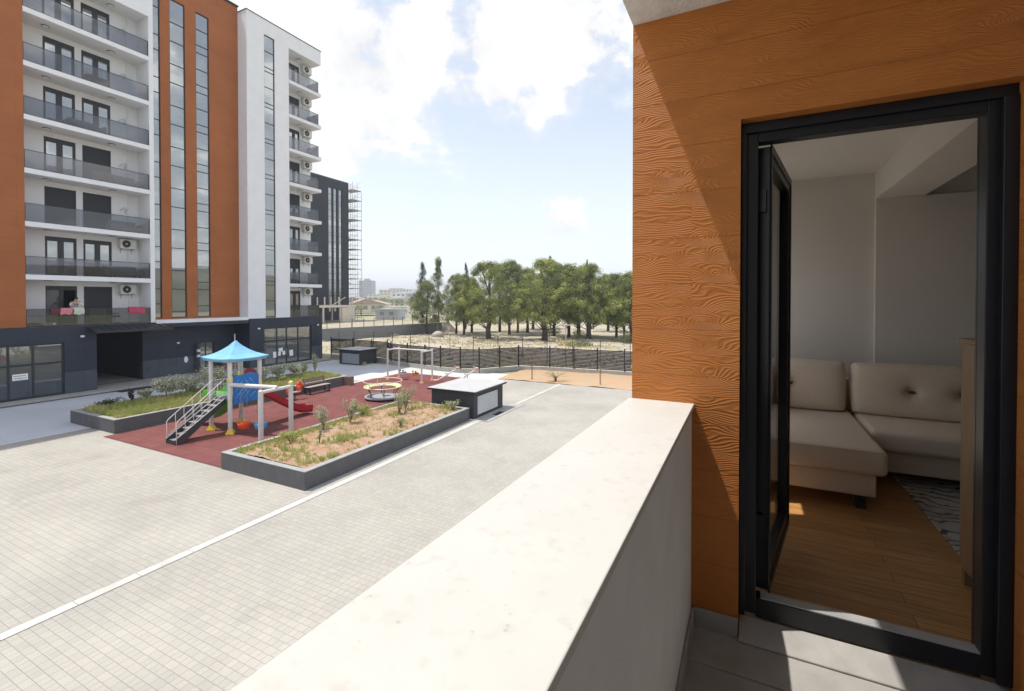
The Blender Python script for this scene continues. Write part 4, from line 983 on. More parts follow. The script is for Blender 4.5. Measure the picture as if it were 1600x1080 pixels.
# vent housings
def vent(label, x0, x1, y0, y1, h, face, pm):
    s = thing('vent_housing', label, 'utility box', ((x0+x1)/2, (y0+y1)/2, 0)); t = .1
    if face == 'x':
        p0, p1 = y0+.33, y1-.45; hole = (p0, p1, .12, h-.18)
        w = MB().panel('x', x1, -t, y0, y1, -.05, h, [hole]); w.box(x0, x1-t, y0, y0+t, -.05, h); w.box(x0, x1-t, y1-t, y1, -.05, h); w.box(x0, x0+t, y0+t, y1-t, -.05, h)
    else:
        p0, p1 = x0+.28, x1-.1; hole = (p0, p1, .08, h-.2)
        w = MB().panel('y', y0, t, x0, x1, -.05, h, [hole]); w.box(x0, x0+t, y0+t, y1, -.05, h); w.box(x1-t, x1, y0+t, y1, -.05, h); w.box(x0+t, x1-t, y1-t, y1, -.05, h)
    w.build('housing_wall', M['box_dark'], s)
    MB().box(x0-.16, x1+.16, y0-.16, y1+.16, h+.001, h+.075).build('roof_fascia', M['dark_metal'], s)
    MB().box(x0-.15, x1+.15, y0-.15, y1+.15, h+.076, h+.10).build('roof', M['box_roof'], s)
    b = MB(); z = hole[2]+.02
    while z < hole[3]-.05:
        if face == 'x': b.prism([(x1-.02, p0+.01, z), (x1-.06, p0+.01, z+.07), (x1-.07, p0+.01, z+.06), (x1-.03, p0+.01, z-.01)], (0, p1-p0-.02, 0))
        else: b.prism([(p0+.01, y0+.02, z), (p0+.01, y0+.04, z+.07), (p0+.01, y0+.05, z+.06), (p0+.01, y0+.03, z-.01)], (p1-p0-.02, 0, 0))
        z += .078
    b.build('louvre', pm, s)
    return s
vent('near charcoal vent housing with a silver louvre and pale flat roof beside the near planter', -13.78, -11.36, 18.6, 21.45, 1.22, 'x', M['louver'])
vent('far charcoal vent housing with a grey louvre before the back fence', -31.75, -29.35, 29.55, 31.55, 1.2, 'y', M['louver_grey'])

# bench
be = thing('park_bench', 'brown slatted bench with dark legs against the far planter', 'bench', (-23.1, 19.7, 0))
g = MB(); 
for i in range(4): g.box(-23.18+i*.105, -23.09+i*.105, 18.9, 20.5, .43, .465)
g.build('seat', M['bench_seat'], be, bevel=.008)
g = MB()
for i in range(3): g.prism([(-23.235-i*.045, 18.9, .53+i*.13), (-23.27-i*.045, 18.9, .63+i*.13), (-23.24-i*.045, 18.9, .64+i*.13), (-23.205-i*.045, 18.9, .54+i*.13)], (0, 1.6, 0))
g.build('backrest', M['bench_wood'], be, bevel=.006)
for y in (19.0, 20.4):
    g = MB(); g.bar((-22.78, y, 0), (-22.78, y, .43), .06, .05); g.bar((-23.2, y, 0), (-23.2, y, .45), .06, .05); g.bar((-23.2, y, .40), (-22.76, y, .40), .05, .05); g.bar((-23.2, y, .45), (-23.37, y, .92), .05, .04); g.bar((-23.22, y, .03), (-22.76, y, .03), .05, .04)
    g.build('leg', M['dark_metal'], be)

# ================================================================== PLAYGROUND
tw = thing('play_tower', 'play tower with a pointed blue roof, stairs, red and green slides and a swing beam', 'play tower', (-19.8, 12.65, 0))
P1, P2, P3, P4 = (-20.45, 12.0), (-19.15, 12.0), (-20.45, 13.32), (-19.15, 13.32)
for p in (P1, P2, P3, P4):
    MB().lathe([(.085, .02), (.085, 3.12), (.01, 3.13)], (p[0], p[1], 0), 14).build('post', M['pole_white'], tw, smooth=False)
for p in (P1, P2, P3, P4): MB().lathe([(.22, .015), (.22, .05), (.11, .22), (.10, .24), (.02, .245)], (p[0], p[1], 0), 4).build('foot', M['yellow'], tw)
MB().lathe([(.1, 2.18), (.115, 2.22), (.115, 2.3), (.1, 2.34)], (P2[0], P2[1], 0), 14).build('clamp', M['yellow_cap'], tw)
MB().lathe([(.1, 2.18), (.115, 2.22), (.115, 2.3), (.1, 2.34)], (P3[0], P3[1], 0), 14).build('clamp', M['yellow_cap'], tw)
# roof: concave pyramid with a flaring skirt
b = MB(); prof = [(.82, 3.0), (.92, 3.14), (.92, 3.17), (.76, 3.215), (.57, 3.30), (.38, 3.43), (.2, 3.59), (.08, 3.74), (.02, 3.81)]
vs = []; fs = []; nn = 8
cx, cy = -19.8, 12.66
for (r, z) in prof:
    for s in range(4):
        for k in range(nn):
            a = -1 + 2*k/nn
            x, y = [(a, -1), (1, a), (-a, 1), (-1, -a)][s]
            sag = -.05*(1-a*a)*(r/.92)**2
            vs.append((cx+x*r, cy+y*r, z+sag*(1 if z > 3.1 else .4)))
m_ = 4*nn
for i in range(len(prof)-1):
    for k in range(m_): fs.append((i*m_+k, i*m_+(k+1) % m_, (i+1)*m_+(k+1) % m_, (i+1)*m_+k))
fs.append(tuple((len(prof)-1)*m_+k for k in range(m_)))
o = b.add(vs, fs).build('roof', M['blue_roof'], tw); sl = o.modifiers.new('Thickness', 'SOLIDIFY'); sl.thickness = .03
# platform
MB().box(-20.38, -19.22, 12.07, 13.25, 1.38, 1.44).build('platform', M['grey_plate'], tw, bevel=.01)
# blue panel with raised pattern
pn = MB()
pts = [(12.12, 1.22), (13.22, 1.24), (13.24, 1.5), (13.24, 2.34), (13.1, 2.41), (12.9, 2.46), (12.7, 2.46), (12.5, 2.40), (12.3, 2.41), (12.12, 2.36)]
pn.prism([(-19.10, y, z) for y, z in pts], (-.05, 0, 0)); pnl = pn.build('side_panel', M['blue'], tw, bevel=.012)
g = MB()
for (ya, za, yc, zc) in ((12.2,1.45,12.7,1.95), (12.35,1.42,12.9,1.97), (12.55,1.42,13.08,1.95), (12.2,1.75,12.5,2.15), (12.8,1.5,12.4,2.05), (13.0,1.6,12.6,2.2), (13.08,1.85,12.8,2.25), (12.2,2.05,12.35,2.22), (12.85,1.42,13.1,1.62)):
    g.tube([(-19.095, ya, za), (-19.088, (ya+yc)/2, (za+zc)/2+.04), (-19.095, yc, zc)], .014, 6)
g.build('relief', M['blue_pale'], pnl, smooth=True)
# red arch behind
g = MB(); arc = [(12.0+0, 0)]
xs = [-20.3+i*.13 for i in range(9)]
out = [(x, 13.30, 1.45) for x in (-20.3, -19.26)]
o_ = [(-20.3, 1.9), (-20.2, 2.35), (-20.0, 2.52), (-19.75, 2.56), (-19.5, 2.52), (-19.32, 2.36), (-19.24, 1.9), (-19.24, 1.5), (-19.36, 1.5), (-19.40, 1.9), (-19.5, 2.18), (-19.75, 2.28), (-20.0, 2.2), (-20.14, 1.95), (-20.16, 1.5), (-20.3, 1.5)]
g.prism([(x, 13.28, z) for x, z in o_], (0, .07, 0)); g.build('slide_arch', M['red'], tw, bevel=.015)
# white bar railing on the stair side and beyond
g = MB()
for x in [-20.40+i*.0 for i in range(1)]:
    for i in range(9):
        y = 12.12+i*.13; g.tube([(x, y, 1.46), (x, y, 2.12)], .012, 6)
    g.tube([(x, 12.08, 2.13), (x, 13.24, 2.13)], .018, 8); g.tube([(x, 12.08, 1.5), (x, 13.24, 1.5)], .018, 8)
for y in (12.04,):
    for i in range(4): g.tube([(-19.38+i*.055, y, 1.46), (-19.38+i*.055, y, 2.1)], .011, 6)
    g.tube([(-19.42, y, 2.11), (-19.2, y, 2.11)], .016, 8)
g.build('guard_rail', M['pole_white'], tw)
# stairs, running along Y down toward us
n = 8; xa, xb = -20.10, -19.50; ya, yb = 10.12, 12.0; za, zb = .0, 1.42
for i in range(n):
    t = (i+.5)/n; y = ya+(yb-ya)*i/n+.04; z = zb*(i+1)/n-.02
    MB().box(xa+.02, xb-.02, y, y+.23, z-.03, z).build('stair_tread', M['tread'], tw, bevel=.005)
g = MB()
for x in (xa, xb): g.prism([(x-.02, ya-.04, 0), (x-.02, ya+.2, 0), (x-.02, yb+.02, zb-.16), (x-.02, yb+.02, zb+.04), (x-.02, ya-.04, .2)], (.04, 0, 0))
g.box(xa+.02, xb-.02, ya-.03, ya-.02, .0, .13)
for i in range(1, n): 
    y = ya+(yb-ya)*i/n+.045; g.box(xa+.021, xb-.021, y, y+.01, zb*i/n-.01, zb*(i+1)/n-.055)
g.build('stringer', M['box_dark'], tw)
g = MB()
for x in (xa, xb): g.bar((x, ya-.04, .215), (x, yb+.02, zb+.055), .05, .02)
g.build('stringer_edge', M['steel'], tw)
for x in (xa-.03, xb+.03):
    g = MB(); g.tube([(x, ya+.0, .02), (x, ya+.0, .84), (x, ya+.06, .93), (x, yb-.05, zb+.84), (x, yb+.04, zb+.86)], .016, 8)
    g.tube([(x, ya+.02, .30), (x, yb, zb+.3)], .012, 8)
    for i in range(1, 6):
        t = i/6; g.tube([(x, ya+(yb-ya)*t, zb*t+.15), (x, ya+(yb-ya)*t, zb*t+.88)], .012, 6)
    g.build('handrail', M['pole_white'], tw, smooth=True)
# slides
def trough(name, path, wdt, hgt, m, up=(0,0,1)):
    b = MB(); vs = []; fs = []; pts = [Vector(p) for p in path]; k = 9
    for i, p in enumerate(pts):
        t = (pts[min(i+1, len(pts)-1)]-pts[max(i-1, 0)]); s = Vector((-t.y, t.x, 0)).normalized()
        prof = [(-1, 1), (-.93, 1), (-.86, .25), (-.55, .03), (0, 0), (.55, .03), (.86, .25), (.93, 1), (1, 1)]
        for a, c in prof: vs.append(p + s*a*wdt/2 + Vector((0, 0, c*hgt)))
    for i in range(len(pts)-1):
        for j in range(k-1): a = i*k+j; fs.append((a, a+1, a+k+1, a+k))
    o = b.add(vs, fs).build(name, m, tw, smooth=False); q = o.modifiers.new('Thickness', 'SOLIDIFY'); q.thickness = .025; return o
trough('red_slide', [(-19.62, 13.30, 1.40), (-19.6, 13.55, 1.36), (-19.5, 14.1, 1.02), (-19.4, 14.7, .62), (-19.32, 15.2, .30), (-19.28, 15.5, .17), (-19.25, 15.85, .14), (-19.24, 16.0, .1)], .60, .34, M['red'])
trough('green_slide', [(-19.25, 12.55, 1.30), (-19.55, 12.45, 1.18), (-20.0, 12.3, .92), (-20.45, 12.45, .66), (-20.95, 12.55, .42), (-21.5, 12.5, .22), (-21.9, 12.4, .15)], .62, .24, M['green'])
g = MB(); g.prism([(-21.4, 12.2, 1.42), (-20.5, 12.2, 1.42), (-20.5, 12.2, 1.60), (-20.9, 12.2, 1.72), (-21.4, 12.2, 1.6)], (0, .05, 0)); g.prism([(-21.4, 13.05, 1.42), (-20.5, 13.05, 1.42), (-20.5, 13.05, 1.7), (-21.0, 13.05, 1.78), (-21.4, 13.05, 1.6)], (0, .05, 0)); g.box(-21.6, -20.5, 12.25, 13.05, 1.36, 1.42)
g.build('green_side_panel', M['green'], tw, bevel=.015)
# swing beam, end trestle and two seats
A, B_ = (-17.25, 12.04), (-17.45, 13.57)
for q in (A, B_): MB().lathe([(.095, .015), (.09, 1.95), (.06, 1.99)], (q[0], q[1], 0), 14).build('swing_post', M['pole_white'], tw)
MB().ball((B_[0], B_[1], 2.02), .10, 12, 8).build('post_cap', M['yellow_cap'], tw, smooth=True)
MB().tube([(A[0], A[1], 1.90), (B_[0], B_[1], 1.88)], .075, 12).build('swing_crossbar', M['pole_white'], tw)
MB().tube([(P2[0]+.05, P2[1], 2.06), ((A[0]+B_[0])/2+.05, (A[1]+B_[1])/2, 1.97)], .085, 12).build('swing_beam', M['pole_white'], tw)
def cradle(cx, cy, cz, top, m, rz=0):
    b = MB(); vs = []; fs = []; k = 18
    prof = [(.16, 0), (.20, .05), (.22, .14), (.24, .22), (.21, .22), (.18, .1), (.05, .06)]
    for (r, z) in prof:
        for a in range(k):
            q = a*2*math.pi/k; hz = z*(1+.55*max(0, math.cos(q))) if z > .1 else z
            vs.append((cx+r*1.25*math.cos(q+rz), cy+r*math.sin(q+rz), cz+hz))
    for i in range(len(prof)-1):
        for a in range(k): fs.append((i*k+a, i*k+(a+1) % k, (i+1)*k+(a+1) % k, (i+1)*k+a))
    fs.append(tuple(range(k))[::-1]); fs.append(tuple((len(prof)-1)*k+a for a in range(k)))
    return b.add(vs, fs).build('swing_seat', m, tw, smooth=True)
for (fx, fz, m) in ((.30, .26, 'orange_red'), (.66, .24, 'blue_lt')):
    bx = P2[0] + ((A[0]+B_[0])/2-P2[0])*fx; by = P2[1] + ((A[1]+B_[1])/2-P2[1])*fx; bz = 2.0
    s = cradle(bx, by, fz, bz, M[m]); g = MB()
    for ox, tx in ((-.25, -.2), (.25, .2)):
        for oy in (-.12, .12): g.tube([(bx+ox, by+oy, fz+.22), (bx+tx, by, fz+.75), (bx+tx, by, bz-.02)], .008, 5)
    g.build('rope', M['rope'], s)

# spring rider (horse), merry-go-round, far swing, seesaws
sp = thing('spring_rider', 'orange-red horse spring rider before the far planter', 'spring rider', (-22.5, 17.7, 0))
X0, Y0 = -22.45, 17.75
g = MB(); coil = [(X0+.09*math.cos(a*.7), Y0-.1+.09*math.sin(a*.7), .04+a*.0085) for a in range(46)]; g.tube(coil, .014, 6); g.build('spring', M['dark_metal'], sp, smooth=True)
g = MB(); ho = [(-.12,.42),(-.08,.62),(-.14,.78),(-.08,.96),(.02,1.02),(.05,1.1),(.1,1.03),(.2,.98),(.32,.84),(.33,.74),(.26,.72),(.17,.8),(.2,.6),(.16,.42)]
g.prism([(X0-.04, Y0+.18+a, z-.05) for a, z in ho], (.08, 0, 0)); g.build('horse_head', M['orange_red'], sp, bevel=.015)
g = MB(); g.box(X0-.05, X0+.05, Y0-.45, Y0+.3, .42, .48); g.build('seat_bar', M['pole_white'], sp, bevel=.01)
g = MB(); q = MB().lathe([(.02, -.03), (.16, -.03), (.18, 0), (.16, .03), (.02, .03)], (0,0,0), 20); g.add([(X0+p[2], Y0-.42+p[0], .52+p[1]) for p in q.v], q.f); g.build('back_disc', M['orange_red'], sp, smooth=False)
g = MB().tube([(X0-.18, Y0+.1, .75), (X0+.18, Y0+.1, .75)], .016, 8); g.build('handle', M['pole_white'], sp)
MB().lathe([(.22, .015), (.22, .035), (.05, .05)], (X0, Y0-.1, 0), 16).build('base_plate', M['dark_metal'], sp)

mg = thing('merry_go_round', 'round merry-go-round with a lime seat ring and grey plate on the red floor', 'merry-go-round', (-18.3, 20.4, 0))
cx, cy = -18.35, 20.2
MB().lathe([(.98, .1), (1.0, .12), (1.0, .16), (.98, .18), (.03, .18)], (cx, cy, 0), 36).build('platform', M['grey_plate'], mg)
MB().lathe([(.3, .014), (.3, .1), (.05, .1)], (cx, cy, 0), 20).build('bearing', M['dark_metal'], mg)
MB().lathe([(.74, .60), (1.02, .66), (1.05, .70), (1.02, .73), (.76, .66), (.73, .63)], (cx, cy, 0), 40, True).build('seat_ring', M['lime'], mg)
g = MB()
for a in range(6):
    q = a*math.pi/3+.3; c_, s_ = math.cos(q), math.sin(q); g.tube([(cx+.72*c_, cy+.72*s_, .18), (cx+.78*c_, cy+.78*s_, .4), (cx+.95*c_, cy+.95*s_, .64)], .022, 6)
g.build('strut', M['dark_metal'], mg)
g = MB()
for a in range(3):
    q = a*2*math.pi/3+.5; g.tube([(cx+1.0*math.cos(q), cy+1.0*math.sin(q), .7), (cx+1.05*math.cos(q), cy+1.05*math.sin(q), 1.0)], .016, 6)
g.tube([(cx+1.06*math.cos(a*math.pi/20), cy+1.06*math.sin(a*math.pi/20), 1.02) for a in range(41)], .022, 7, False)
g.build('hand_ring', M['pale_ring'], mg)
g = MB(); g.tube([(cx, cy, .18), (cx, cy, .8)], .035, 10); g.lathe([(.2, .8), (.22, .815), (.2, .83), (.05, .83)], (cx, cy, 0), 20); g.build('hand_wheel', M['steel'], mg)

sw = thing('swing_frame', 'white four-post swing frame with an orange and a black seat before the back fence', 'swing', (-20.8, 25.6, 0))
SP = [(-22.28, 25.03), (-22.27, 26.2), (-19.36, 25.03), (-19.36, 26.2)]
for q in SP:
    MB().lathe([(.06, .015), (.06, 2.18), (.03, 2.2)], (q[0], q[1], 0), 12).build('post', M['pole_white'], sw)
    MB().lathe([(.17, .016), (.16, .05), (.08, .2), (.065, .22)], (q[0], q[1], 0), 4).build('foot', M['salmon'], sw)
for a, c in ((0, 1), (2, 3)): MB().tube([(SP[a][0], SP[a][1], 2.1), (SP[c][0], SP[c][1], 2.1)], .05, 10).build('crossbar', M['pole_white'], sw)
MB().tube([(-22.27, 25.6, 2.14), (-19.36, 25.6, 2.14)], .055, 10).build('beam', M['pole_white'], sw)
for i, (x, ms) in enumerate(((-21.45, ('paper', 'black')), (-20.35, ('orange', 'orange')))):
    b = MB(); q = MB().lathe([(.14, 0), (.2, .05), (.22, .2), (.19, .2), (.16, .08), (.02, .06)], (x, 25.65, .36), 16); b.add(q.v, q.f); s = b.build('swing_seat', M[ms[0]], sw, smooth=True)
    g = MB(); g.lathe([(.225, .5), (.235, .53), (.225, .56), (.2, .53)], (x, 25.65, 0), 16, True); g.ball((x+.12, 25.5, .66), .06); g.ball((x-.12, 25.5, .66), .06); g.build('seat_trim', M['black'], s)
    g = MB()
    for ox in (-.2, .2): g.tube([(x+ox, 25.62, .56), (x+ox, 25.6, 2.1)], .007, 5)
    g.build('rope', M['rope'], s)
def seesaw(label, a, c):
    s = thing('seesaw', label, 'seesaw', ((a[0]+c[0])/2, (a[1]+c[1])/2, 0))
    A_, C_ = Vector(a), Vector(c); d = (C_-A_).normalized(); side = Vector((-d.y, d.x, 0)).normalized()
    MB().tube([A_, C_], .045, 10).build('beam', M['pole_white'], s)
    mid = A_.lerp(C_, .5)
    g = MB()
    for k in (-1, 1): g.tube([(mid.x+side.x*k*.14, mid.y+side.y*k*.14, .015), (mid.x+side.x*k*.14, mid.y+side.y*k*.14, mid.z+.12)], .035, 8)
    g.tube([mid+side*.16, mid-side*.16], .025, 8); g.build('pivot_stand', M['steel'], s)
    for e, q in ((A_, .0), (C_, 1.)):
        g = MB(); g.ball(e + d*(-.12 if q else .12) + Vector((0,0,.06)), .15, 12, 8, (1, 1, .45)); g.build('seat', M['pink'], s, smooth=True)
        p = e + d*(-.34 if q else .34); g = MB().tube([p, p+Vector((0,0,.26))], .016, 6); g.tube([p+Vector((0,0,.26))-side*.13, p+Vector((0,0,.26))+side*.13], .016, 6); g.build('handle', M['pole_white'], s)
seesaw('pale seesaw with pink seats right of the swing frame', (-18.25, 24.9, .2), (-17.35, 26.5, 1.0))
seesaw('pale seesaw with pink seats behind the near vent housing, rightmost', (-16.9, 25.2, .2), (-16.05, 26.8, 1.0))

# ================================================================== BACK FENCE AND THE STRIP BEFORE IT
FP = [(-36.0,32.5), (-33.2,32.55), (-30.8,32.5), (-28.6,32.1), (-27.3,31.1), (-25.2,30.7), (-23.1,30.3), (-21.4,30.05), (-19.5,29.95), (-18.1,30.4), (-17.2,32.0), (-16.2,33.3), (-13.75,33.85), (-11.8,33.9), (-10.0,34.05), (-8.0,34.15), (-5.8,34.3), (-3.5,34.4), (-1.2,34.5), (1.2,34.6), (3.6,34.7)]
fe = thing('slat_fence', 'dark horizontal slat fence on a low concrete kerb along the back of the courtyard', 'fence', (-18, 31, 0))
kb = MB(); hs = []
for i in range(len(FP)-1):
    a, c = Vector((*FP[i], 0)), Vector((*FP[i+1], 0)); d = (c-a).normalized()
    kb.bar(a+Vector((0,0,.13)), c+Vector((0,0,.13)), .18, .36)
    g = MB(); z = .42
    while z < 1.80:
        g.bar(a+d*.05+Vector((0,0,z)), c-d*.05+Vector((0,0,z)), .03, .084); z += .104
    g.build('slat_panel', M['fence'], fe)
for p in FP: MB().box(p[0]-.04, p[0]+.04, p[1]-.05, p[1]+.03, .0, 1.98).build('post', M['fence'], fe)
kb.build('kerb', M['concrete'], fe)
# wire fence further back
wf = thing('wire_fence', 'thin wire mesh fence with slim posts on the rubble behind the slat fence', 'fence', (-20, 38, 0))
WP = [(-40.0,37.2)] + [(-38+i*2.45, 37.4+.12*i+.3*math.sin(i)) for i in range(17)]
for p in WP: MB().box(p[0]-.022, p[0]+.022, p[1]-.022, p[1]+.022, -.1, 2.15).build('post', M['fence'], wf)
g = MB()
for i in range(len(WP)-1):
    for z in (.5, .9, 1.3, 1.7, 2.08): g.bar((WP[i][0], WP[i][1], z), (WP[i+1][0], WP[i+1][1], z), .008, .008)
g.build('wire', M['fence'], wf)

def palm(x, y, z, h, label):
    s = thing('young_palm', label, 'palm', (x, y, z)); b = MB()
    MB().lathe([(.07, -.1), (.09, .1), (.07, .3), (.02, .34)], (x, y, z), 10).build('trunk', M['stem'], s)
    for i in range(26):
        a = U(0, 6.28); el = U(.15, 1.25); l = h*U(.65, 1.05); pts = []
        for t in range(6):
            f = t/5; pts.append(Vector((x+math.cos(a)*l*f*math.cos(el-f*.5), y+math.sin(a)*l*f*math.cos(el-f*.5), z+.2+l*f*math.sin(el)-f*f*.1)))
        for t in range(1, 6):
            for k in (-1, 1):
                for w in range(3):
                    p = pts[t-1].lerp(pts[t], (w+1)/3); d = (pts[t]-pts[t-1]).normalized(); sd = Vector((-math.sin(a), math.cos(a), 0))*k
                    q = p + sd*.10 + d*.12 + Vector((0,0,U(-.02,.05))); b.add([p-d*.012, p+d*.012, q], [(0,1,2)])
    b.build('frond', M['palm'], s); return s
palm(-11.6, 29.6, .05, .95, 'young spiky palm planted in the reddish strip before the slat fence')
def stake(x, y, z, h, label, n=60):
    s = thing('staked_sapling', label, 'sapling', (x, y, z))
    MB().tube([(x+.05, y, z-.1), (x+.05, y, z+h)], .022, 6).build('stake', M['stem'], s)
    MB().tube([(x, y, z-.1), (x-.03, y+.02, z+h*.5), (x+.03, y, z+h*.95)], [.014,.011,.006], 5).build('stem', M['stem'], s)
    leaves(MB(), (x, y, z+h*.8), (.16, .16, h*.22), n, .035).build('foliage', M['shrub'], s); return s
stake(-13.3, 29.4, .05, 1.95, 'tall thin staked sapling left of the young palm', 14)
stake(-8.5, 29.5, .05, 1.25, 'short staked sapling right of the young palm', 40)
stake(-6.9, 31.8, .05, 1.3, 'sparse grey-leaved sapling close to the fence by the orange wall', 120)
for (x, y) in ((-29.0, 29.6),): shrub('dry grass clump at the foot of the far vent housing', x, y, .0, .3, .4, M['grass_dry'], 200, None, None, 'dry_clump', .05)
def lamp_post(x, y, z, h, label, arm):
    s = thing('lamp_post', label, 'lamp post', (x, y, z))
    MB().tube([(x, y, z-.2), (x, y, z+h)], [.06, .04], 8).build('pole', M['steel'], s)
    MB().box(x-arm, x+arm, y-.1, y+.1, z+h, z+h+.09).build('lamp_head', M['steel'], s, bevel=.02)
lamp_post(-13.6, 37.0, .3, 3.1, 'pale lamp post with a flat head behind the slat fence before the pines', .42)
lamp_post(-49.2, 48.0, .0, 3.4, 'slim pale lamp post before the grey retaining wall', .12)
lamp_post(-43.3, 60.0, .0, 3.0, 'slim pale lamp post among the leftmost pines', .1)

# retaining wall and mesh fence at the back left
rw = thing('retaining_wall', 'long grey retaining wall with a mesh fence on top, left of the pines', 'wall', (-47, 55, 0))
RW = [(-52, 33), (-49.6, 42), (-48.3, 49.5), (-46.8, 56), (-45.0, 63.6)]
for i in range(len(RW)-1):
    a, c = RW[i], RW[i+1]
    g = MB(); g.prism([(a[0], a[1], -.3), (c[0], c[1], -.3), (c[0], c[1], 1.75), (a[0], a[1], 1.75)], (-.35, .12, 0)); g.build('wall_panel', M['retain'], rw)
g = MB(); h_ = MB()
for i in range(len(RW)-1):
    a, c = Vector((*RW[i], 1.76)), Vector((*RW[i+1], 1.76))
    n = 4
    for k in range(n):
        p = a.lerp(c, k/n) + Vector((-.15, .05, 0)); g.box(p.x-.03, p.x+.03, p.y-.03, p.y+.03, 1.751, 2.95)
    for z in [x*.17 for x in range(1, 7)]: h_.bar(a+Vector((-.15,.05,z)), c+Vector((-.15,.05,z)), .012, .012)
g.build('fence_post', M['fence'], rw); h_.build('mesh', M['fence'], rw)
fill = grid('terrace', -110, -38.2, 33, 150, 60, 60, lambda x, y: (1.72 if (x < -48.5-(max(0, 49.5-y)*.13) + max(0, (y-49.5))*.235 - .4) and y < 67 else -.4) + .0*fbm(x, y, .2), M['field'])

# ================================================================== PINES
def crown_mesh(rg, h, r, base, kind):
    """foliage as many leaf clumps; returns MB. kind: pine / tall / cypress"""
    b = MB(); lobes = []
    if kind == 'cypress':
        for i in range(26):
            t = i/25; z = base + (h-base)*t; rr = r*(math.sin(math.pi*min(1, .12+t*.82))**.8)
            for k in range(2):
                a = rg.uniform(0, 6.28); q = rr*rg.uniform(.1, .55); lobes.append((Vector((q*math.cos(a), q*math.sin(a), z+rg.uniform(-.2,.2))), (rr*.55, rr*.55, .7), 90))
    else:
        n = 150 if kind == 'pine' else 60
        for i in range(n):
            t = rg.random()**.95; z = base + (h-base)*t
            env = (math.sin(math.pi*(.24+.72*t))**.85*rg.choice((.8,1.,1.,1.18))) if kind == 'pine' else (.55+.45*math.sin(math.pi*(t*1.5+.2)))
            a = rg.uniform(0, 6.28); q = r*env*math.sqrt(rg.uniform(.08, 1))*.86
            s = rg.uniform(.45, 1.05)*(1 if kind == 'pine' else .8)
            lobes.append((Vector((q*math.cos(a), q*math.sin(a), min(z, h-.3))), (s*.8, s*.8, s*.8), 140 if kind == 'pine' else 110))
    for c, rr, n in lobes: leaves(b, c, rr, n, .10 if kind != 'cypress' else .11, .35, .40, rg, 2.6)
    return b, lobes
def make_tree(label, kind, seed, h, r, base, group, leafm, barkm='bark', lean=0, tr=.20):
    rg = random.Random(seed)
    s = thing({'cypress': 'cypress_tree', 'pine': 'pine_tree', 'tall': 'pine_tree'}[kind], label, 'tree', (0,0,0), group)
    b, lobes = crown_mesh(rg, h, r, base, kind)
    b.build('crown', leafm, s)
    t = MB(); wob = [(rg.uniform(-.15,.15), rg.uniform(-.15,.15)) for _ in range(7)]
    pts = [Vector((wob[i][0]*i*.5+lean*i/6*h*.1, wob[i][1]*i*.5, -.3+(h*.9+.3)*i/6)) for i in range(7)]
    t.tube(pts, [tr*1.25, tr, tr*.85, tr*.68, tr*.48, tr*.3, .04], 9)
    for c, rr, n in lobes[::9]:
        k = max(1, min(5, int((c.z/h)*6)-1)); p = pts[k]
        if (c-p).length > .4: t.tube([p, p.lerp(c, .5)+Vector((0,0,-.12)), c], [tr*.22, tr*.14, .015], 5)
    t.build('trunk', M[barkm], s, smooth=True)
    return s
GP = 'pines on the dry ground beyond the fence'
protos = {
 'a': make_tree('x', 'pine', 11, 10.8, 4.3, 2.4, GP, M['pine'], tr=.30),
 'b': make_tree('x', 'pine', 23, 10.4, 3.9, 2.3, GP, M['pine'], tr=.2),
 'c': make_tree('x', 'pine', 37, 9.8, 3.6, 2.2, GP, M['pine2'], tr=.18),
 'd': make_tree('x', 'tall', 41, 12.0, 2.4, 4.0, GP, M['pine2'], 'bark_pale', tr=.17),
 'e': make_tree('x', 'pine', 53, 8.6, 3.5, 2.0, GP, M['pine'], lean=.5, tr=.2),
 'f': make_tree('x', 'cypress', 67, 12.0, 1.6, 1.2, 'cypresses among the pines', M['cypress'], tr=.14),
}
used = set()
def tree(p, x, y, label, rz=0, s=1., sz=None):
    o = protos[p]
    if p in used: o = dup(o, (0,0,0), label)
    used.add(p); o['label'] = label; o.location = (x, y, field_z(x, y)-.05); o.rotation_euler = (0,0,rz); o.scale = (s, s, sz or s)
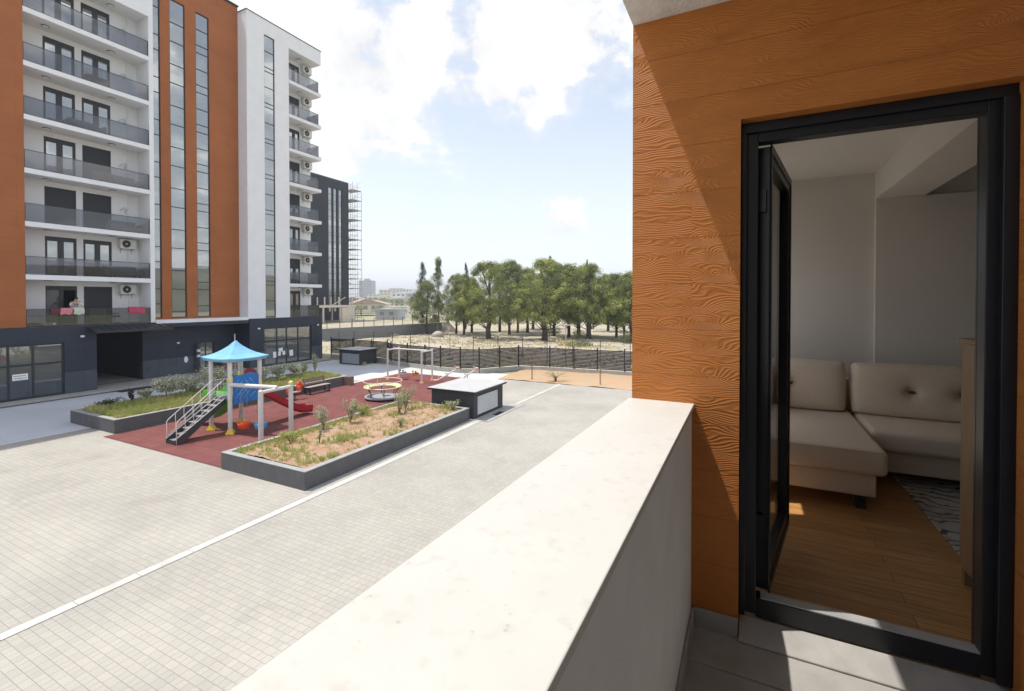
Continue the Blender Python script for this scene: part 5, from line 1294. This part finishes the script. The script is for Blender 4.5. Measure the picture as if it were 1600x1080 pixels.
# pixel columns of the photograph were surveyed into ground positions once; x, y in metres
TR = [
 ('c', -44.31, 58.61, 'round grey-green pine in front of the leftmost cypress', .3, 0.86, 0.84),
 ('f', -48.45, 62.88, 'dark cypress rising behind the leftmost pine', 0, 0.96, 0.95),
 ('d', -46.99, 65.36, 'tall thin pine with a bare pale trunk, second from the left', 1., 0.98, 1.06),
 ('b', -40.98, 61.79, 'pine with a dark thin trunk right of the tall thin pine', 2.1, 0.80, 0.89),
 ('f', -46.53, 73.34, 'slim cypress tip behind the third and fourth pines', .5, 0.71, 0.99),
 ('c', -38.13, 59.57, 'pine with yellow-green crown, left neighbour of the thickest trunk', 4.2, 1.06, 0.92),
 ('e', -41.1, 66.58, 'small shaded pine behind the gap left of the thickest trunk', 1.7, 0.99, 0.98),
 ('a', -31.46, 55.25, 'broad pine with the thickest trunk, left of the middle', .4, 1.14, 0.96),
 ('b', -37.64, 70.07, 'pine behind the thickest trunk at its right', 3.3, 1.11, 1.09),
 ('c', -32.89, 64.36, 'grey-green pine with an open top right of the thickest trunk', 5.2, 1.06, 1.16),
 ('d', -33.57, 68.69, 'slender pine showing over the middle of the grove', 2.4, 1.15, 0.93),
 ('b', -33.13, 71.47, 'pine with a pair of close dark trunks in the middle of the grove', 1.1, 1.11, 1.02),
 ('e', -35.42, 78.94, 'low pine deep in the shade of the middle of the grove', .2, 1.20, 1.13),
 ('a', -24.08, 57.41, 'big full-crowned pine right of the middle, nearest to the lamp post', 2.6, 1.23, 0.99),
 ('b', -26.22, 66.28, 'pine half hidden behind the big full-crowned one', 4.9, 1.11, 1.06),
 ('f', -33.28, 82.17, 'cypress tip over the big full-crowned pine', 1.9, 0.73, 1.11),
 ('c', -23.38, 64.97, 'thin-trunked pine between the big full crown and the leaning trunk', .9, 1.28, 1.09),
 ('e', -21.75, 64.49, 'pine with a slanting pale trunk near the right of the grove', 3.1, 1.29, 1.18),
 ('a', -19.13, 61.01, 'wide pine with a straight dark trunk near the right of the grove', 5., 1.06, 0.93),
 ('f', -26.53, 83.42, 'left one of two close cypress tips at the right of the grove', 3.2, 0.62, 1.04),
 ('f', -25.47, 83.96, 'right one of two close cypress tips at the right of the grove', 4.2, 0.62, 0.96),
 ('b', -21.19, 78.36, 'shaded pine in the gap before the rightmost pines', 2., 1.08, 0.91),
 ('c', -17.17, 68.1, 'light pine with loose crown beside the orange wall', 1.5, 1.03, 0.95),
 ('e', -15.89, 67.44, 'low forked pine beside the orange wall', 2.2, 0.86, 0.91),
 ('b', -13.6, 61.63, 'rightmost pine, cut by the edge of the orange wall', .6, 1.08, 0.86),
 ('b', -12.18, 64.52, 'pine behind the orange wall, only its left rim showing', 3.6, 1.11, 0.89),
]
for t in TR: tree(*t)
def bush(x, y, r, h, m, n, label, size=.09):
    s = thing('bush', label, 'bush', (x, y, field_z(x, y)))
    b = MB()
    for i in range(7): leaves(b, (x+U(-r,r)*.6, y+U(-r,r)*.6, field_z(x, y)+h*U(.25,.6)), (r*.55, r*.55, h*.42), n//7, size)
    b.build('foliage', m, s); g = MB()
    for i in range(4): g.tube([(x, y, field_z(x, y)-.1), (x+U(-r,r)*.5, y+U(-r,r)*.5, field_z(x, y)+h*.6)], .02, 5)
    g.build('stem', M['stem'], s)
bush(-26.5, 66, 2.2, 1.8, M['pine2'], 900, 'grey-green bush under the pines in the middle of the grove')
bush(-20.5, 62.5, 1.5, 1.5, M['grass'], 600, 'yellowish bush behind the slanting pine trunk')
bush(-18.2, 50.0, 1.3, .9, M['grass_dry'], 500, 'dry yellow bush on the rubble bank before the big pine')
bush(-13.4, 60.0, 1.6, 1.6, M['pine2'], 700, 'bush at the foot of the forked pine by the orange wall')
bush(-16.5, 49.5, 1.6, .7, M['pine2'], 600, 'low green bush on the rubble bank right of the lamp post')
bush(-44.5, 85.0, 2.5, 2.4, M['pine'], 900, 'round bush beyond the retaining wall left of the pines', .12)
# rubble
def rockmesh(b, c, r, rg):
    q = MB().ball((0,0,0), 1, 7, 5); sc = Vector((rg.uniform(.7,1.3), rg.uniform(.7,1.3), rg.uniform(.45,.8)))
    sd = rg.uniform(0, 90); b.add([Vector(c) + Vector((p[0]*sc.x, p[1]*sc.y, p[2]*sc.z))*r*(1+.35*noise.noise(Vector(p)*1.6+Vector((sd,0,0)))) for p in q.v], q.f)
b = MB()
for i in range(1700):
    y = 36 + 24*rnd.random()**1.3; x = U(-43, -1); r = .04+.2*rnd.random()**4
    rockmesh(b, (x, y, field_z(x, y)+r*.2), r, rnd)
o = b.build('rubble', M['rock']); tag(o, 'pale rubble stones scattered over the dry ground behind the fence', 'rubble', kind='stuff')
b = MB(); rockmesh(b, (-40.3, 56.0, .4), .95, rnd); tag(b.build('boulder', M['rock'], smooth=True, loc=(-40.3, 56, 0)), 'big grey boulder at the foot of the leftmost pines', 'boulder')
o = tufts('dry_field_grass', -44, 0, 35.5, 62, field_z, 2200, .22, M['grass_dry'], .02, mask=lambda x, y: .4+fbm(x, y, .2)*1.2, blades=5); o['label'] = 'dry grass over the field behind the fence'; o['category'] = 'dry grass'

# ================================================================== DARK BUILDING, SCAFFOLD, TOWN
db = thing('dark_building', 'charcoal high-rise with three pale window strips beyond the white block', 'building', (-76, 55, 0))
XD = -69.3
sd_ = [(62.05, 62.95), (63.28, 64.05), (64.5, 65.27)]
w = MB().panel('x', XD, -.5, 40, 66.95, -.1, 28.0, [(a, c, 3.3, 26.4) for a, c in sd_]); w.box(-86, XD-.51, 40, 40.4, 0, 27.9); w.box(-86, -85.6, 40.4, 66.9, 0, 27.9)
w.build('facade', M['dark_far'], db)
for a, c in sd_: glazing('strip_window', a, c, 3.3, 26.4, XD-.1, [], [(z, a+.05, c-.05) for z in rungs(3.3, 26.4, (1.2, 1.2, .55))], db, M['coated'], M['dark_metal'], .06, .08)
w = MB().panel('y', 66.6, .3, -85.5, XD-.51, 0, 27.6, [(x, x+1.5, z+.8, z+2.4) for x in (-83, -80, -77, -74) for z in [i*2.95+.2 for i in range(9)]])
w.build('unfinished_end_wall', M['raw_block'], db)
MB().box(-86, XD-.0, 40, 66.95, 28.001, 28.2).build('roof_coping', M['roof_dark'], db)
w = MB()
for i in range(10): w.box(-85, XD-.6, 66.92, 67.9, i*2.95-.12, i*2.95+.1)
w.build('floor_slab', M['far_white'], db)
MB().box(-84, -70.5, 44, 66.5, .1, 27.4).build('core', M['dark_far'], db)
sc_ = thing('scaffold', 'pale steel scaffold standing against the unfinished end of the dark building', 'scaffold', (-70, 69, 0))
ups = MB(); led = MB(); dk = MB(); bra = MB()
xs = [-69.4, -71.2, -73.4, -75.6]; ys = [68.1, 69.3, 70.45]
for x in xs:
    for y in ys: ups.box(x-.03, x+.03, y-.03, y+.03, -.1, 27.6 + (1.2 if y < 70 else -.6))
for i in range(14):
    z = 1.9 + i*1.95
    for y in ys: led.bar((xs[0], y, z+.9), (xs[-1], y, z+.9), .045, .045); led.bar((xs[0], y, z), (xs[-1], y, z), .045, .045)
    for x in xs: led.bar((x, ys[0], z), (x, ys[-1], z), .045, .045)
    if i % 1 == 0: dk.box(xs[-1], xs[0], ys[0]+.03, ys[-1], z+.03, z+.08)
    bra.bar((xs[0], ys[0], z), (xs[0], ys[-1], z+1.95), .035, .035)
ups.build('standard', M['scaf'], sc_); led.build('ledger', M['scaf'], sc_); dk.build('deck', M['scaf'], sc_); bra.build('brace', M['scaf'], sc_)
# concrete frame in front of the dark building
cf = thing('concrete_frame', 'low white concrete frame under construction before the dark building', 'frame', (-65, 56, 1.7))
MB().box(-68, -62, 47, 61.6, 4.25, 4.6).build('beam_slab', M['far_cream'], cf)
for x in (-67.7, -62.3):
    for y in (47.4, 51, 54.6, 58.2, 61.3): MB().box(x-.13, x+.13, y-.13, y+.13, 1.6, 4.249).build('column', M['far_cream'], cf)
for x in (-67.6, -62.4):
    for y in (48, 52, 55, 58, 61): MB().box(x-.08, x+.08, y-.08, y+.08, 4.601, 6.0).build('starter_column', M['far_cream'], cf)
MB().box(-62.2, -62.0, 58.4, 61.1, 1.6, 4.2).build('wall_panel', M['far_cream'], cf)
MB().bar((-62.4, 56.5, 4.6), (-62.4, 59.5, 6.0), .1, .1).build('prop', M['far_cream'], cf)
def place(u_off, d):
    """ground point seen u_off/730 to the right of the view axis at depth d"""
    th = math.atan(368/730); s, c = math.sin(th), math.cos(th); r = u_off/730.
    return (d*(c*r-s), d*(s*r+c))
def house(name, label, x, y, w_, d_, h, m, rot, roof=None, rows=0, cols=0, z0=0, g=None, stuck=0):
    s = thing(name, label, 'building', (x, y, z0), g); 
    o0 = Vector((x, y, z0))
    def loc(b): return b
    def B(x0,x1,y0,y1,za,zb): return MB().box(x+x0, x+x1, y+y0, y+y1, z0+za, z0+zb)
    B(-w_/2, w_/2, -d_/2, d_/2, -.5, h).build('wall', m, s)
    if roof:
        e = .5; p = [(x-w_/2-e, y-d_/2-e, z0+h), (x+w_/2+e, y-d_/2-e, z0+h), (x, y-d_/2-e, z0+h+roof)]
        MB().prism([(p[0][0],p[0][1],p[0][2]+.01), (p[1][0],p[1][1],p[1][2]+.01), p[2]], (0, d_+2*e, 0)).build('roof', M['tile_roof'], s)
    else: B(-w_/2-.2, w_/2+.2, -d_/2-.2, d_/2+.2, h+.01, h+.35).build('roof', m, s)
    k = 0
    ww = w_/(cols*2+1) if cols else 0
    for i in range(rows):
        for j in range(cols):
            za = (i+.35)*h/rows; zb = za + h/rows*.45; xa = -w_/2 + ww*(2*j+1)
            for yy in (-d_/2-.03,):
                if k < 60: B(xa, xa+ww, yy, yy+.1, za, zb).build('window', M['far_win'], s); k += 1
    if stuck: B(-w_*.18, w_*.18, -d_*.2, d_*.2, h+.351, h+stuck).build('stair_head', m, s)
    s.rotation_euler = (0, 0, rot); return s
GT = 'pale town blocks on the skyline'
x, y = place(-226, 620); house('tower_block', 'single grey tower block far off, rising between scaffold and pines', x, y, 17, 16, 30, M['far_grey'], .45, None, 10, 5, g=GT, stuck=3.)
TB = [(-205, 470, 22, 10.5, 'far_cream', 'small cream block at the left foot of the far white row'), (-196, 520, 14, 16, 'far_cream', 'cream block with a flat roof behind the left end of the far white row'),
 (-188, 430, 20, 9, 'far_white', 'white block at the left of the far row'), (-180, 560, 16, 18.5, 'far_cream', 'tallest cream block of the far row'),
 (-172, 420, 18, 11, 'far_white', 'white block in the middle of the far row'), (-166, 540, 20, 17, 'far_white', 'white block showing over the middle of the far row'),
 (-158, 430, 15, 11.5, 'far_white', 'white block with dark upright window bands in the far row'), (-150, 400, 14, 10.5, 'far_grey', 'grey block right of the banded white one in the far row'),
 (-148, 600, 26, 17, 'far_cream', 'long cream block behind the right end of the far row'), (-138, 470, 20, 13.5, 'far_white', 'white block at the right of the far row, beside the pines'),
 (-120, 520, 26, 12, 'far_white', 'white block seen through the leftmost pines'), (-60, 600, 30, 9, 'far_cream', 'cream block seen low between the middle pine trunks'), (20, 620, 34, 9, 'far_white', 'white block seen low between the right pine trunks')]
TB += [(-190, 330, 14, 6.5, 'far_white', 'low white house front before the far white row, left'), (-176, 310, 12, 6, 'far_cream', 'low cream house front before the far white row, middle'),
 (-163, 340, 15, 7, 'far_white', 'low white house front before the far white row, right'), (-210, 380, 14, 8, 'far_white', 'white block just right of the scaffold foot'), (-145, 320, 12, 6.5, 'far_cream', 'low cream house front close to the leftmost pine')]
for (u, d, w_, h, m, lb) in TB:
    x, y = place(u, d); house('town_block', lb, x, y, w_, 12, h, M[m], .35+U(-.1,.25), None, max(2, int(h/3)), max(3, int(w_/4)), g=GT)
x, y = place(-232, 165); house('old_house', 'small cream house with a pitched clay roof beyond the retaining wall', x, y, 9, 11, 2.8, M['far_cream'], .9, 1.9, 1, 3, z0=1.2)
x, y = place(-214, 190); house('old_house', 'long low house with a worn clay roof right of the cream house', x, y, 11, 9, 2.7, M['far_cream'], .5, 1.6, 1, 4, z0=1.)
x, y = place(-244, 185); house('old_house', 'low house with grey roof half hidden by the scaffold', x, y, 10, 9, 4, M['far_grey'], .5, 1.6, 1, 3, z0=1.)
x, y = place(-190, 118); house('garden_shed', 'low flat-roofed grey shed beyond the retaining wall', x, y, 6.2, 4, 1.9, M['far_grey'], .25, None, 1, 2, z0=1.0)
x, y = place(-176, 150); house('garden_shed', 'white flat-roofed hut behind the low grey shed', x, y, 6, 4, 2.3, M['far_white'], .3, None, 1, 2, z0=.8)
for i in range(12):
    x, y = place([-236,-222,-206,-198,-186,-180,-170,-160,-152,-140,-228,-212][i], [150,230,145,260,135,300,128,240,170,260,300,320][i]); s = [3,5,2.6,6,2.5,6,2.6,6,4,6,7,7][i]
    t = thing('far_tree', ['round green tree before the cream house','dark tree behind the small houses','bushy tree beside the long low house','tree before the far white row, left','bush left of the grey shed','tree before the far white row, middle','bush right of the grey shed','tree before the far white row, right','tree near the left pines','tree behind the left pines','tree under the tower block','tree under the cream far blocks'][i], 'tree', (x, y, 1.2))
    b = MB()
    for k in range(6): leaves(b, (x+U(-.5,.5)*s, y+U(-.5,.5)*s, 1.2+s*U(.35,.7)), (s*.4, s*.4, s*.3), 70, s*.06)
    b.build('crown', M['pine2'], t); MB().tube([(x, y, .5), (x, y, 1.2+s*.5)], .15, 6).build('trunk', M['bark'], t)

# the summer air
hm = bpy.data.materials.new('pale_air'); hm.use_nodes = True; hn = hm.node_tree; hn.nodes.remove(hn.nodes['Principled BSDF'])
pv_ = N(hn, 'ShaderNodeVolumePrincipled'); pv_.inputs['Color'].default_value = (.86,.92,1,1); pv_.inputs['Density'].default_value = .0006; pv_.inputs['Anisotropy'].default_value = .25
L(hn, pv_.outputs[0], hn.nodes['Material Output'].inputs['Volume'])
tag(MB().box(-1750, 1750, -950, 1800, -3.5, 60).build('haze', hm), kind='stuff')

# ================================================================== CAMERA, SUN, SKY
cam = bpy.data.cameras.new('camera'); co = bpy.data.objects.new('camera', cam); COL.objects.link(co); scene.camera = co
pit = math.radians(.7)
co.location = (0, 0, H); co.rotation_euler = (math.radians(90)-pit, 0, math.atan(368/730))
cam.sensor_width = 36; cam.lens = 730/1600*36; cam.shift_y = -(540-(468+730*math.tan(pit)))/1600
cam.clip_start = .05; cam.clip_end = 8000
sd = Vector((1, .33, -2.70))
sun = bpy.data.lights.new('sun', 'SUN'); sun.energy = 3.3; sun.angle = math.radians(.53); sun.color = (1., .955, .88)
so = bpy.data.objects.new('sun', sun); COL.objects.link(so); so.rotation_euler = sd.to_track_quat('-Z', 'Y').to_euler(); so.location = (-20, 0, 60)
wd = bpy.data.worlds.new('World'); scene.world = wd; wd.use_nodes = True; nt = wd.node_tree
bg = nt.nodes['Background']
sky = N(nt, 'ShaderNodeTexSky', sky_type='NISHITA', sun_disc=False); sky.sun_elevation = math.atan2(2.7, math.hypot(1, .2)); sky.sun_rotation = math.atan2(-1, -.2)
sky.air_density = 1.1; sky.dust_density = 1.2; sky.ozone_density = 1.2
tc = N(nt, 'ShaderNodeTexCoord'); sp_ = N(nt, 'ShaderNodeSeparateXYZ'); L(nt, tc.outputs['Generated'], sp_.inputs[0])
def wm(op, a, b=None, c=None):
    n = N(nt, 'ShaderNodeMath', operation=op)
    for i, v in enumerate((a, b, c)):
        if v is None: continue
        if hasattr(v, 'links'): L(nt, v, n.inputs[i])
        else: n.inputs[i].default_value = v
    return n.outputs[0]
zc = wm('MAXIMUM', wm('ADD', sp_.outputs[2], .12), .05)
cbx = N(nt, 'ShaderNodeCombineXYZ'); L(nt, wm('DIVIDE', sp_.outputs[0], zc), cbx.inputs[0]); L(nt, wm('DIVIDE', sp_.outputs[1], zc), cbx.inputs[1])
n1 = N(nt, 'ShaderNodeTexNoise', i_Scale=2.1, i_Detail=9, i_Roughness=.58, i_Distortion=.25); L(nt, cbx.outputs[0], n1.inputs['Vector'])
n1b = N(nt, 'ShaderNodeTexNoise', i_Scale=9., i_Detail=8, i_Roughness=.6); L(nt, tc.outputs['Generated'], n1b.inputs['Vector'])
dens = wm('MULTIPLY_ADD', n1b.outputs[0], .75, wm('MULTIPLY_ADD', n1.outputs[0], .8, -.1))
def viewdir(u, v):
    th = math.atan(368/730); s, c = math.sin(th), math.cos(th); x = (u-800)/730; y = (468-v)/730
    return Vector((c*x-s, s*x+c, y)).normalized()
acc = None
# cloud banks at fixed bearings of the sky: direction, angular radius (rad), strength
for (u, v, rad, k) in ((470,60,.24,.22), (590,120,.16,.21), (545,175,.10,.17), (880,60,.22,.17), (790,100,.15,.12), (935,35,.15,.16), (885,338,.045,.235), (870,332,.02,.08), (850,390,.12,.12), (960,395,.10,.14), (330,-60,.3,.3)):
    d = viewdir(u, v)
    dp = N(nt, 'ShaderNodeVectorMath', operation='DOT_PRODUCT'); nr = N(nt, 'ShaderNodeVectorMath', operation='NORMALIZE'); L(nt, tc.outputs['Generated'], nr.inputs[0]); L(nt, nr.outputs[0], dp.inputs[0]); dp.inputs[1].default_value = d
    g = wm('EXPONENT', wm('DIVIDE', wm('SUBTRACT', dp.outputs['Value'], 1.), rad*rad*.5))
    g = wm('MULTIPLY', g, k); acc = g if acc is None else wm('ADD', acc, g)
# unseen extra clouds, added to light the block's facade; its window glass mirrors them
away = wm('MULTIPLY', ramp(nt, sp_.outputs[0], [(.1, 0.), (.5, 1.)]), .24)
tot = wm('ADD', wm('ADD', dens, wm('MINIMUM', acc, .42)), away)
cl = ramp(nt, tot, [(.83, 0.), (.94, .34), (1.2, 1.)])
SKY = .12
hz = ramp(nt, sp_.outputs[2], [(.0, .9), (.12, .68), (.34, .45), (.6, .28)])
skyc = mixcol(nt, hz, sky.outputs[0], (7.3, 7.55, 7.8))
shade = ramp(nt, n1b.outputs[0], [(.35, .84), (.62, 1.03)])
front = ramp(nt, sp_.outputs[0], [(.35, 6.5), (.75, 10.5)])     # unseen clouds on the facade's side brightened to light it; they face the sun
cloudc = mixcol(nt, 1., mixcol(nt, 1., (1., 1.0, 1.01), front, 'MULTIPLY'), shade, 'MULTIPLY')
L(nt, mixcol(nt, cl, skyc, cloudc), bg.inputs[0]); bg.inputs[1].default_value = SKY
scene.view_settings.view_transform = 'Standard'; scene.view_settings.look = 'None'; scene.view_settings.exposure = 0.48; scene.view_settings.gamma = 1
scene.cycles.max_bounces = 8; scene.cycles.transparent_max_bounces = 12; scene.cycles.diffuse_bounces = 4
